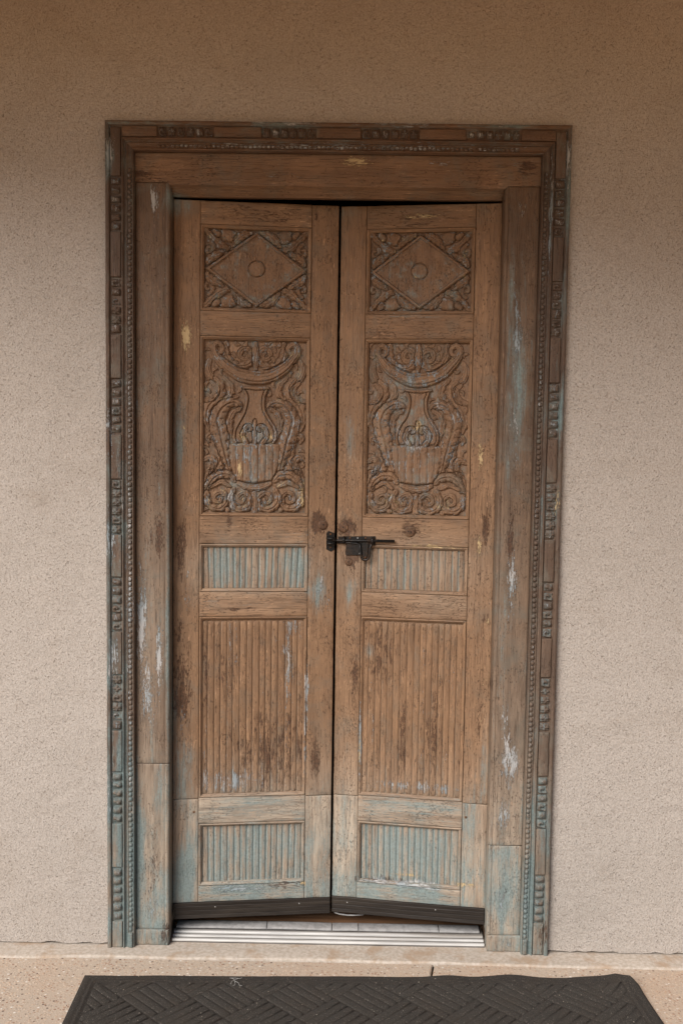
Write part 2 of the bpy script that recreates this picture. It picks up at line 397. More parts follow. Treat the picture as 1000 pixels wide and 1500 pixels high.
def stucco_material():
    m, t, b = nodes('sand_stucco'); g = G(t)
    v = g.n('ShaderNodeTexCoord').outputs['Object']
    n1 = g.noise(v, 190, 5, .75, .2)
    n2 = g.noise(v, 520, 3, .7)
    big = g.noise(v, 2.2, 4, .6)
    pit = g.step(g.noise(v, 300, 3, .65, .6), .60, .70)
    col = g.mix(g.step(n1, .34, .66), (.350, .292, .245), (.512, .444, .385))
    col = g.mix(g.step(n2, .35, .7, 0, .4), col, (.54, .50, .46))
    col = g.mix(g.math('MULTIPLY', pit, .6), col, (.24, .16, .105))
    col = g.mix(g.step(big, .45, .72, 0, .22), col, (.33, .285, .24))
    sm = g.math('ADD', g.step(g.noise(v, 5.5, 6, .7, .6), .56, .78, 0, .30), g.step(g.noise(v, 1.3, 6, .65, 1.4), .48, .72, 0, .22))
    col = g.mix(sm, col, (.30, .23, .17))
    t.links.new(col, b.inputs['Base Color'])
    b.inputs['Roughness'].default_value = .93
    b.inputs['Specular IOR Level'].default_value = .15
    h = g.math('ADD', n1, g.math('MULTIPLY', n2, .5))
    h = g.math('SUBTRACT', h, g.math('MULTIPLY', pit, .6))
    wave = g.bump(g.noise(g.scale(v, (1, 1, 1.6)), 7, 3, .55, .6), .012, .55)
    t.links.new(g.bump(h, .0036, 1.0, wave), b.inputs['Normal'])
    return m
STUCCO = stucco_material()

def aggregate_material():
    m, t, b = nodes('exposed_aggregate'); g = G(t)
    v = g.n('ShaderNodeTexCoord').outputs['Object']
    wob = g.noise(v, 120, 2)
    vv = g.n('ShaderNodeVectorMath', operation='ADD'); t.links.new(v, vv.inputs[0])
    wv = g.scale(g.n('ShaderNodeTexNoise').outputs[1], (.004, .004, .004)); t.links.new(wv, vv.inputs[1])
    x = g.n('ShaderNodeTexVoronoi'); t.links.new(v, x.inputs['Vector']); x.inputs['Scale'].default_value = 125
    d, c = x.outputs[0], x.outputs[1]
    sep = g.n('ShaderNodeSeparateColor'); t.links.new(c, sep.inputs[0])
    r = g.n('ShaderNodeValToRGB'); t.links.new(sep.outputs[0], r.inputs[0])
    r.color_ramp.interpolation = 'CONSTANT'
    stops = [(0, (.40, .275, .19)), (.22, (.47, .35, .25)), (.42, (.27, .155, .10)), (.56, (.52, .41, .31)), (.72, (.36, .29, .23)), (.86, (.09, .055, .04)), (.93, (.62, .57, .50))]
    els = r.color_ramp.elements
    els[0].position = 0; els[0].color = stops[0][1] + (1,)
    els[1].position = stops[1][0]; els[1].color = stops[1][1] + (1,)
    for p, cc in stops[2:]:
        e = els.new(p); e.color = cc + (1,)
    big = g.noise(v, 5, 4, .6)
    matrix = g.mix(g.noise(v, 300, 3), (.34, .265, .20), (.48, .39, .305))
    stone = g.math('MULTIPLY', g.step(d, .32, .52, 1, 0), g.step(sep.outputs[1], .22, .28))
    fade = g.step(big, .45, .68, 1.0, .5)
    col = g.mix(g.math('MULTIPLY', stone, fade), matrix, r.outputs[0])
    col = g.mix(g.step(g.noise(v, 3, 4, .6), .45, .7, 0, .35), col, (.40, .265, .175))
    grit = g.noise(v, 260, 3, .7)
    col = g.mix(g.step(grit, .60, .68, 0, .7), col, (.60, .53, .45))
    col = g.mix(g.step(g.noise(v, 215, 3, .7), .61, .68, 0, .8), col, (.13, .08, .055))
    t.links.new(col, b.inputs['Base Color'])
    b.inputs['Roughness'].default_value = .8
    h = g.math('ADD', g.math('MULTIPLY', stone, .8), g.math('MULTIPLY', g.noise(v, 500, 3), .5))
    t.links.new(g.bump(h, .0009, .7), b.inputs['Normal'])
    return m
AGG = aggregate_material()

def plain(name, c1, c2, sc, rough=.7, bump=.0005, metal=0.0, stretch=(1, 1, 1), spec=.4, c3=None):
    m, t, b = nodes(name); g = G(t)
    v = g.scale(g.n('ShaderNodeTexCoord').outputs['Object'], stretch)
    n = g.noise(v, sc, 5, .62, .2)
    col = g.mix(g.step(n, .35, .65), c1, c2)
    if c3 is not None:
        col = g.mix(g.step(g.noise(v, sc * .12, 5, .65, .4), .48, .68, 0, .75), col, c3)
    t.links.new(col, b.inputs['Base Color'])
    t.links.new(g.step(g.noise(v, sc * .6, 3), .3, .7, max(0, rough - .1), min(1, rough + .1)), b.inputs['Roughness'])
    b.inputs['Metallic'].default_value = metal
    b.inputs['Specular IOR Level'].default_value = spec
    t.links.new(g.bump(n, bump, .8), b.inputs['Normal'])
    return m

CONCRETE = plain('smooth_concrete', (.36, .30, .24), (.47, .405, .34), 90, .85, .0012, c3=(.33, .225, .145))
ALU = plain('mill_aluminium', (.42, .40, .375), (.55, .525, .49), 160, .5, .0006, .15, (.05, 1, 1), c3=(.20, .165, .13))
GROOVE_DARK = plain('groove_shade_aluminium', (.085, .075, .066), (.16, .145, .13), 120, .7, .0006, .1, (.08, 1, 1), c3=(.10, .075, .055))  # shade between the ridges put into a darker plate colour
VINYL = plain('grey_vinyl', (.20, .188, .18), (.28, .265, .252), 60, .6, .0004)
RUBBER = plain('black_brown_rubber', (.017, .0125, .0095), (.027, .0205, .016), 120, .6, .0003, 0, (.08, 1, 1), spec=.2, c3=(.048, .036, .026))
IRON = plain('black_iron', (.012, .011, .0105), (.026, .023, .021), 260, .45, .0003, .6, c3=(.05, .03, .02))
RUSTY = plain('rusty_iron', (.05, .022, .012), (.20, .085, .03), 200, .75, .0004, .3)
SCREW = plain('screw_steel', (.30, .28, .26), (.42, .40, .37), 300, .4, .0002, .9)
CEILING = plain('porch_ceiling_boards', (.64, .36, .125), (.70, .41, .155), 30, .7, .0006)  # unseen; orange tone pushed up to bounce warm light onto the wall
ROOFING = plain('roof_felt', (.16, .13, .11), (.22, .18, .15), 40, .9, .002)
INTWOOD = plain('interior_floor_wood', (.20, .10, .05), (.30, .16, .085), 60, .4, .0004, 0, (.08, 1, 1))
PLASTER = plain('interior_plaster', (.5, .46, .40), (.55, .5, .44), 20, .9, .0005)
EARTH = plain('dry_earth', (.46, .29, .15), (.54, .35, .19), 3, .95, .01, c3=(.30, .22, .13))
PAVING = plain('courtyard_paving', (.50, .285, .11), (.55, .32, .13), 12, .9, .002)  # out of view; terracotta colour picked for its warm bounce on the wall
THREAD = plain('white_thread', (.40, .385, .36), (.48, .46, .43), 400, .9, .0001)

def carpet_material(name, a, b_, fleck):
    m, t, b = nodes(name); g = G(t)
    v = g.n('ShaderNodeTexCoord').outputs['Object']
    n = g.noise(v, 480, 3, .75)
    col = g.mix(g.step(n, .35, .68), a, b_)
    fl = g.step(g.noise(v, 260, 3, .6), .60, .68, 0, .7)
    col = g.mix(fl, col, fleck)
    col = g.mix(g.step(g.noise(v, 9, 4, .6), .45, .7, 0, .35), col, (.050, .038, .028))
    t.links.new(col, b.inputs['Base Color'])
    b.inputs['Roughness'].default_value = .97
    b.inputs['Specular IOR Level'].default_value = .08
    b.inputs['Sheen Weight'].default_value = .03
    t.links.new(g.bump(n, .003, 1.0), b.inputs['Normal'])
    return m
MAT_RIB = carpet_material('mat_pile', (.024, .0205, .017), (.070, .060, .050), (.22, .185, .155))
MAT_BASE = carpet_material('mat_ground', (.022, .0185, .0155), (.058, .049, .041), (.16, .13, .105))

# ------------------------------------------------------------------ the house: wall, porch roof, closed shell behind
house = empty('house', 'beige sand-finished stucco house front around the carved double door', 'house', (0, 0, 0))
WY = -0.015                                   # face of the stucco
def u_wall():
    import bmesh
    bm = bmesh.new()
    rg = np.random.RandomState(5)
    jit = lambda a: a * (rg.rand() - .3)
    out = [(-5.0, .004)]
    out += [(x, .0035 + jit(.006)) for x in np.arange(-1.4, -.66, .021)]
    out += [(-.6512 - jit(.0034), z) for z in np.arange(.008, 2.39, .017)]
    out += [(x, 2.3942 + jit(.0034)) for x in np.arange(-.648, .649, .017)]
    out += [(.6512 + jit(.0034), z) for z in np.arange(.008, 2.39, .017)[::-1]]
    out += [(x, .0035 + jit(.006)) for x in np.arange(.66, 1.4, .021)]
    out += [(5.0, .004), (5.0, 3.15), (-5.0, 3.15)]
    f = bm.faces.new([bm.verts.new((x, WY, z)) for x, z in out])
    r = bmesh.ops.extrude_face_region(bm, geom=[f])
    for v in r['geom']:
        if isinstance(v, bmesh.types.BMVert): v.co.y = .185
    bmesh.ops.recalc_face_normals(bm, faces=bm.faces[:])
    me = bpy.data.meshes.new('front_wall'); bm.to_mesh(me); bm.free()
    return me
link('front_wall', u_wall(), STUCCO, house)
for x0, x1 in ((-5.0, -4.8), (4.8, 5.0)):
    link('side_wall', box_mesh('side_wall', x0, x1, .188, 4.8, -.12, 3.15), STUCCO, house)
link('back_wall', box_mesh('back_wall', -4.797, 4.797, 4.6, 4.8, -.12, 3.15), STUCCO, house)
def roof_mesh(name, x, yb, yl, yr, z0, z1):
    # eave, out of view, skewed so the wall's right side gets more shade
    V = [(-x, yl, z0), (x, yr, z0), (x, yb, z0), (-x, yb, z0), (-x, yl, z1), (x, yr, z1), (x, yb, z1), (-x, yb, z1)]
    return mesh_from(name, V, [(3, 2, 1, 0), (4, 5, 6, 7), (0, 1, 5, 4), (1, 2, 6, 5), (2, 3, 7, 6), (3, 0, 4, 7)])
link('shading_beam', mesh_from('shading_beam', [(-5.5, ROOF_Y + .04 + 5.5 * SKEW, BEAM_Z), (5.5, ROOF_Y + .04 - 5.5 * SKEW, BEAM_Z), (5.5, ROOF_Y + .22 - 5.5 * SKEW, BEAM_Z), (-5.5, ROOF_Y + .22 + 5.5 * SKEW, BEAM_Z)] + [(-5.5, ROOF_Y + .04 + 5.5 * SKEW, CEIL_Z - .002), (5.5, ROOF_Y + .04 - 5.5 * SKEW, CEIL_Z - .002), (5.5, ROOF_Y + .22 - 5.5 * SKEW, CEIL_Z - .002), (-5.5, ROOF_Y + .22 + 5.5 * SKEW, CEIL_Z - .002)], [(3, 2, 1, 0), (4, 5, 6, 7), (0, 1, 5, 4), (1, 2, 6, 5), (2, 3, 7, 6), (3, 0, 4, 7)]), CEILING, house)  # unseen beam added to cut sky light from the upper wall
link('roof', roof_mesh('roof', 5.6, 5.2, ROOF_Y + 5.6 * SKEW, ROOF_Y - 5.6 * SKEW, 3.153, 3.32), ROOFING, house)
link('porch_ceiling', roof_mesh('porch_ceiling', 5.58, WY - .003, ROOF_Y + .02 + 5.58 * SKEW, ROOF_Y + .02 - 5.58 * SKEW, CEIL_Z, 3.15), CEILING, house)

def setting(name, me, mat, kind='structure'):
    o = link(name, me, mat); o['kind'] = kind; return o
setting('interior_floor', box_mesh('interior_floor', -4.79, 4.79, .112, 4.59, -.1, .012), INTWOOD)
setting('ground', box_mesh('ground', -600, 600, -600, 600, -.5, -.125), EARTH)
# porch paving slabs, parted by an open joint that runs out under the mat
def slab(name, pts, z0, z1, mat):
    import bmesh
    bm = bmesh.new()
    f = bm.faces.new([bm.verts.new((x, y, z1)) for x, y in pts])
    r = bmesh.ops.extrude_face_region(bm, geom=[f])
    for v in r['geom']:
        if isinstance(v, bmesh.types.BMVert): v.co.z = z0
    bmesh.ops.bevel(bm, geom=[e for e in bm.edges if all(abs(v.co.z - z1) < 1e-6 for v in e.verts)], offset=.0025, segments=2, affect='EDGES')
    bmesh.ops.recalc_face_normals(bm, faces=bm.faces[:])
    me = bpy.data.meshes.new(name); bm.to_mesh(me); bm.free(); return me
FZ = -.006
setting('porch_floor', slab('porch_floor', [(-5.6, -.0835), (.3075, -.0835), (.17, -.85), (-.03, -3.3), (-5.6, -3.3)], -.12, FZ, AGG), AGG)
setting('porch_floor', slab('porch_floor', [(.3135, -.0835), (5.6, -.106), (5.6, -3.3), (-.024, -3.3), (.176, -.85)], -.12, FZ, AGG), AGG)
setting('courtyard', box_mesh('courtyard', -9, 9, -14, -3.303, -.12, -.03), PAVING)
# the plain concrete strip along the foot of the wall, its front arris uneven
def strip_mesh():
    xs = np.concatenate([np.linspace(-5, -1.3, 30), np.linspace(-1.28, 1.28, 260), np.linspace(1.3, 5, 30)])
    edge = -.080 + (fbm(xs * 6, xs * 0, 3) - .5) * .012 - np.clip(xs, 0, 1.2) * .014 - .012 * np.clip((-xs - .6) * 3, 0, 1)
    prof = [(.12, 0.0), (.05, 0.0), (-.03, 0.0), ('e', .008, 0.0), ('e', .004, -.0006), ('e', .0015, -.002), ('e', 0, -.0045), ('e', 0, -.016)]
    V = np.zeros((len(xs), len(prof), 3))
    for j, p in enumerate(prof):
        V[:, j, 0] = xs
        V[:, j, 1] = edge + p[1] if p[0] == 'e' else p[0]
        V[:, j, 2] = p[-1] + (fbm(xs * 8 + j, xs * 0 + j, 8) - .5) * .0025
    return mesh_np('concrete_strip', V.reshape(-1, 3), grid_quads(len(xs), len(prof), True))
setting('concrete_strip', strip_mesh(), CONCRETE)

# ------------------------------------------------------------------ door frame
frame = empty('door_surround', 'carved brown wooden door frame with blue paint remnants and rows of beads', 'door frame', (0, 0, 0))
OUT, TOPZ = .65, 2.393
# moulding section: d from the outer edge inward, y out of the wall (negative is towards the viewer)
PROF = [(0, -.006), (0, -.034), (.002, -.036), (.0095, -.036), (.0105, -.035), (.012, -.029), (.0135, -.0275), (.043, -.0275), (.0445, -.029), (.046, -.034),
        (.0475, -.0355), (.0490, -.0345), (.0505, -.031), (.0525, -.0275), (.0555, -.0262), (.0575, -.0275), (.0590, -.0305), (.0602, -.0305), (.0615, -.028), (.0735, -.028), (.0745, -.0305), (.0760, -.031),
        (.0775, -.029), (.0785, -.024), (.079, -.006)]
def casing(side):
    P = np.array(PROF); n = len(P)
    if side == 'top':
        L = 2 * OUT; m = 170
    else:
        L = TOPZ; m = 310
    s = np.linspace(0, 1, m)
    V = np.zeros((m, n, 3))
    for j, (d, y) in enumerate(P):
        if side == 'top':
            a = -OUT + d; bb = OUT - d
            V[:, j, 0] = a + (bb - a) * s; V[:, j, 2] = TOPZ - d
        else:
            V[:, j, 2] = (TOPZ - d) * s
            V[:, j, 0] = (-OUT + d) if side == 'left' else (OUT - d)
        V[:, j, 1] = y
    wob = fbm(V[..., 0] * 40, V[..., 2] * 40, 21 + len(side)) - .5
    V[..., 1] += wob * .0022
    V[..., 0] += (fbm(V[..., 0] * 15, V[..., 2] * 9, 33) - .5) * .0018 * (side != 'top')
    flip = side in ('left',)
    me = mesh_np('casing', V.reshape(-1, 3), grid_quads(m, n, not flip))
    W = V.reshape(-1, 3)
    d = np.tile(P[:, 0], m)
    cav = ((d > .049) & (d < .058)).astype(float)
    cn = fbm(W[:, 0] * 30, W[:, 2] * 12, 61)
    set_attrs(me, W[:, 0], W[:, 2], {'blue': .16 * cav + .5 * np.clip(cn - .35, 0, 1), 'chip': .55 * np.clip(fbm(W[:, 0] * 70, W[:, 2] * 16, 63) - .42, 0, 1)})
    return link('casing', me, CASING_H if side == 'top' else CASING_V, frame)
for s in ('left', 'right', 'top'): casing(s)

# carved blocks and plain tablets in the outer channel
def carved_block(kind, lx, lz, tone):
    n = 11
    u = np.linspace(-1, 1, n); U, W = np.meshgrid(u, u, indexing='ij')
    if kind == 0:     # slanted lobe
        h = .55 + .45 * np.cos((W + .35 * U) * 1.9) + .18 * np.cos((U * 2.4 - W * 1.5))
    elif kind == 1:   # two buds
        h = .35 + .9 * np.exp(-((U - .42) ** 2 + (W + .1) ** 2) * 4) + .9 * np.exp(-((U + .45) ** 2 + (W - .2) ** 2) * 4)
    elif kind == 2:   # curl
        a = np.arctan2(W, U); r = np.hypot(U, W)
        h = .55 + .45 * np.cos(r * 5.0 - a)
    else:             # cross leaf
        h = .4 + .7 * np.exp(-np.abs(U * W) * 9) - .35 * np.exp(-(U ** 2 + W ** 2) * 14)
    h = h + .25 * (fbm(U * 2.2 + kind * 7, W * 2.2 + tone * 3, kind + 5) - .5)
    edge = np.clip((1 - np.maximum(np.abs(U), np.abs(W))) / .22, 0, 1) ** .6
    Y = -.0275 - .0095 * np.clip(h, .15, 1.3) * edge
    Y[0, :] = Y[-1, :] = -.0260; Y[:, 0] = Y[:, -1] = -.0260
    V = np.stack([U * lx / 2, Y, W * lz / 2], -1).reshape(-1, 3)
    me = mesh_np('carved_block', V, grid_quads(n, n))
    nv = len(V)
    hh = np.clip(h, 0, 1.2).ravel()
    vals = {'rust': .18 + 0 * hh, 'blue': np.array([.22, .46, .75][tone]) * (1.15 - .5 * hh), 'chip': (.20 + .40 * hh) * [1, 1, .8][tone],
            'cream': np.full(nv, [.05, .0, .0][tone]), 'pale': np.full(nv, [0, .1, .25][tone])}
    for k, v in vals.items():
        a = me.attributes.new(k, 'FLOAT', 'POINT'); a.data.foreach_set('value', np.ascontiguousarray(v, dtype=np.float32))
    me.materials.append(CASING_V)
    return me
BLK = {}
def block_at(x, z, lx, lz, kind, tone, rot=0):
    key = (kind, tone, round(lx, 3), round(lz, 3))
    if key not in BLK: BLK[key] = carved_block(kind, lx, lz, tone)
    o = link('carved_block', BLK[key], None, frame)
    o.location = (x, .0045 if random.random() < .06 else random.uniform(-.0012, .0014), z)
    o.scale = (random.uniform(.90, 1.0), 1, random.uniform(.86, 1.03)) if lx > lz else (random.uniform(.86, 1.03), 1, random.uniform(.9, 1.0))
    o.rotation_euler = (0, random.uniform(-.09, .09), 0)
    return o
def column_blocks(xc, spans, top):
    prev = top
    for gi, (zt, zb) in enumerate(spans):
        if prev - zt > .03:
            board('tablet', xc - .0143, xc + .0143, zt + .003, prev - .003, -.0335, .007, CASING_V, frame, step=.006, e=.0025)
        n = 6; p = (zt - zb) / n
        tone = 0 if zt > 1.9 else (1 if zt > .75 else 2)
        for i in range(n):
            kind = 0 if zt < .4 else (gi * 2 + (i % 2) + random.choice((0, 0, 1))) % 4
            block_at(xc, zt - (i + .5) * p, .0285, p * .93, kind, tone)
        prev = zb
    board('tablet', xc - .0143, xc + .0143, .002, prev - .003, -.0335, .007, CASING_V, frame, step=.006, e=.0025)
LSP = [(2.239, 2.091), (1.960, 1.804), (1.676, 1.522), (1.389, 1.234), (1.106, .951), (.821, .659), (.531, .380), (.243, .083)]
RSP = [(2.2455, 2.0905), (1.9626, 1.811), (1.679, 1.525), (1.3955, 1.237), (1.110, .951), (.831, .675), (.539, .386), (.242, .10)]
column_blocks(-.6215, LSP, 2.378)
column_blocks(.6215, RSP, 2.378)
prev = -.606
for gi, (xa, xb) in enumerate([(-.502, -.348), (-.211, -.063), (.0665, .224), (.360, .508)]):
    board('tablet', prev + .003, xa - .003, 2.3505, 2.3790, -.0335, .007, CASING_H, frame, step=.006, e=.0025)
    p = (xb - xa) / 6
    for i in range(6):
        block_at(xa + (i + .5) * p, 2.3647, p * .93, .0285, random.choice((1, 2, 3, 0)), 0)
    prev = xb
board('tablet', prev + .003, .606, 2.3505, 2.3790, -.0335, .007, CASING_H, frame, step=.006, e=.0025)

# bead rows: past counting as single parts, so one mesh per row
def bead_row(pts, horizontal, pitch, wid):
    n1, n2 = 8, 5
    V = []; Q = []; A = []
    for (x, z) in pts:
        a = np.linspace(0, 2 * np.pi, n1, endpoint=False); t = np.linspace(.08, 1, n2) * np.pi / 2
        k = random.uniform(.75, 1.05); yy = random.uniform(-.0008, .0008)
        base = len(V)
        for tt in t:
            for aa in a:
                r = math.sin(tt) ** .75
                ca, sa = math.cos(aa), math.sin(aa)
                ca = math.copysign(abs(ca) ** .7, ca); sa = math.copysign(abs(sa) ** .7, sa)
                du = r * ca * wid * .5 * k; dv = r * sa * pitch * .44
                V.append((x + (dv if horizontal else du), -.0275 - .0072 * k * math.cos(tt) + yy, z + (du if horizontal else dv)))
        for i in range(n2 - 1):
            for j in range(n1):
                Q.append((base + i * n1 + j, base + i * n1 + (j + 1) % n1, base + (i + 1) * n1 + (j + 1) % n1, base + (i + 1) * n1 + j))
        # close the crown with two quads fans
        for j in range(1, n1 - 2, 2):
            Q.append((base, base + j + 2 if j + 2 < n1 else base + n1 - 1, base + j + 1, base + j))
    V = np.array(V); Q = np.array(Q)
    import bmesh
    me = mesh_np('beading', V, Q)
    bm = bmesh.new(); bm.from_mesh(me); bmesh.ops.recalc_face_normals(bm, faces=bm.faces[:]); bm.to_mesh(me); bm.free()
    set_attrs(me, V[:, 0], V[:, 2], {'chip': .42, 'blue': .22})
    o = link('beading', me, CASING_H if horizontal else CASING_V, frame)
    o['kind'] = 'stuff'
for sx in (-1, 1):
    bead_row([(sx * (OUT - .0675) + random.uniform(-.0006, .0006), z + random.uniform(-.001, .001)) for z in np.arange(.055, 2.27, .0152)], False, .0152, .0122)
    board('bead_stop', sx * (OUT - .0675) - .006, sx * (OUT - .0675) + .006, .002, .046, -.036, .008, CASING_V, frame, step=.004, e=.003)
bead_row([(x, TOPZ - .0675 + random.uniform(-.0006, .0006)) for x in np.arange(-.50, .505, .0128) if fbm(np.array([x * 9]), np.array([0.]), 12)[0] > .22], True, .0128, .0105)

# jambs and lintel, inner arris rolled into the opening
def jamb(z0, z1, sx, xo=.5705, xi=.472, yf=-.009, tail=.20, seed=1):
    prof = [(xo, .03), (xo, yf + .0015), (xo - .0015, yf)]
    for d in np.linspace(xo - .006, xi + .014, 11): prof.append((d, yf))
    prof += [(xi + .0125, yf + .0010), (xi + .0118, yf + .0010), (xi + .0105, yf - .0004)]
    for k in range(1, 7):
        a = k / 6 * math.pi / 2
        prof.append((xi + .0085 - .0085 * math.sin(a), yf + .0085 * (1 - math.cos(a))))
    prof += [(xi - .0005, .014), (xi, .030), (xi, tail)]
    zs = axis(z0, z1, .010, .003)
    P = np.array(prof); V = np.zeros((len(zs), len(P), 3))
    V[..., 0] = sx * P[None, :, 0]; V[..., 1] = P[None, :, 1]; V[..., 2] = zs[:, None]
    front = (P[None, :, 1] < .02)
    V[..., 1] += front * (fbm(V[..., 0] * 12 + seed, V[..., 2] * 5, seed) - .5) * .0022
    ez = np.minimum(zs - z0, z1 - zs)
    V[..., 1] += (np.clip(1 - ez / .003, 0, 1) ** 2)[:, None] * .0016 * front
    me = mesh_np('jamb', V.reshape(-1, 3), grid_quads(len(zs), len(P), sx > 0))
    W = V.reshape(-1, 3)
    jn = fbm(W[:, 0] * 26, W[:, 2] * 4, 91 + seed)
    set_attrs(me, W[:, 0], W[:, 2], {'blue': (.45 + .5 * np.clip((1.6 - W[:, 2]) / 1.4, 0, 1)) * np.clip(jn - .40, 0, 1), 'chip': .7 * np.clip(fbm(W[:, 0] * 40, W[:, 2] * 5, 95 + seed) - .48, 0, 1), 'pale': .16 * np.clip((1.5 - W[:, 2]) / 1.2, 0, 1)})
    return me
for sx, zj in ((-1, .552), (1, .322)):
    link('jamb', jamb(zj + .0003, 2.2305, sx, seed=3 + sx), FRAME_V, frame)
    link('jamb_foot', jamb(.049, zj - .0003, sx, yf=-.0105, seed=7 + sx), FRAME_V, frame)
    board('plinth_block', sx * .523 - .049, sx * .523 + .050, .001, .048, -.0165, .05, FRAME_V, frame, e=.003)
def lintel():
    z1, z0 = 2.3135, 2.2005
    yf = -.009
    prof = [(z1, .03), (z1, yf + .0015), (z1 - .0015, yf)]
    for d in np.linspace(z1 - .006, z0 + .026, 9): prof.append((d, yf))
    prof += [(z0 + .0245, yf + .0005), (z0 + .0235, yf + .003), (z0 + .0215, yf + .0095), (z0 + .0195, yf + .012), (z0 + .0185, yf + .021), (z0 + .009, yf + .023), (z0 + .008, .024), (z0 + .0005, .027), (z0, .031), (z0, .052), (z0 + .03, .0525)]
    xs = np.linspace(-.5705, .5705, 140)
    P = np.array(prof); V = np.zeros((len(xs), len(P), 3))
    V[..., 0] = xs[:, None]; V[..., 1] = P[None, :, 1]; V[..., 2] = P[None, :, 0]
    # past the opening the board sits on the jamb tops
    side = np.abs(xs) > .4725
    V[side, :, 2] = np.maximum(V[side, :, 2], 2.2312)
    V[..., 1] += (P[None, :, 1] < .02) * (fbm(V[..., 0] * 5, V[..., 2] * 14, 44) - .5) * .002
    me = mesh_np('lintel', V.reshape(-1, 3), grid_quads(len(xs), len(P), False))
    W = V.reshape(-1, 3); set_attrs(me, W[:, 0], W[:, 2])
    return link('lintel', me, FRAME_H, frame)
lintel()
# backing that closes the joint between frame and wall
for x0, x1 in ((-.645, -.476), (.476, .645)):
    link('rough_jamb', box_mesh('rough_jamb', x0, x1, .012 if False else .035, .18, .0, 2.384), FRAME_V, frame)
link('rough_head', box_mesh('rough_head', -.6, .6, .06, .18, 2.262, 2.3835), FRAME_H, frame)

# ------------------------------------------------------------------ carving
def catmull(P, n=9):
    P = np.array(P, float)
    Q = np.vstack([2 * P[0] - P[1], P, 2 * P[-1] - P[-2]])
    out = []
    for i in range(1, len(Q) - 2):
        for t in np.linspace(0, 1, n, endpoint=False):
            a, b_, c, d = Q[i - 1], Q[i], Q[i + 1], Q[i + 2]
            out.append(.5 * ((2 * b_) + (-a + c) * t + (2 * a - 5 * b_ + 4 * c - d) * t * t + (-a + 3 * b_ - 3 * c + d) * t ** 3))
    out.append(Q[-2])
    return np.array(out)

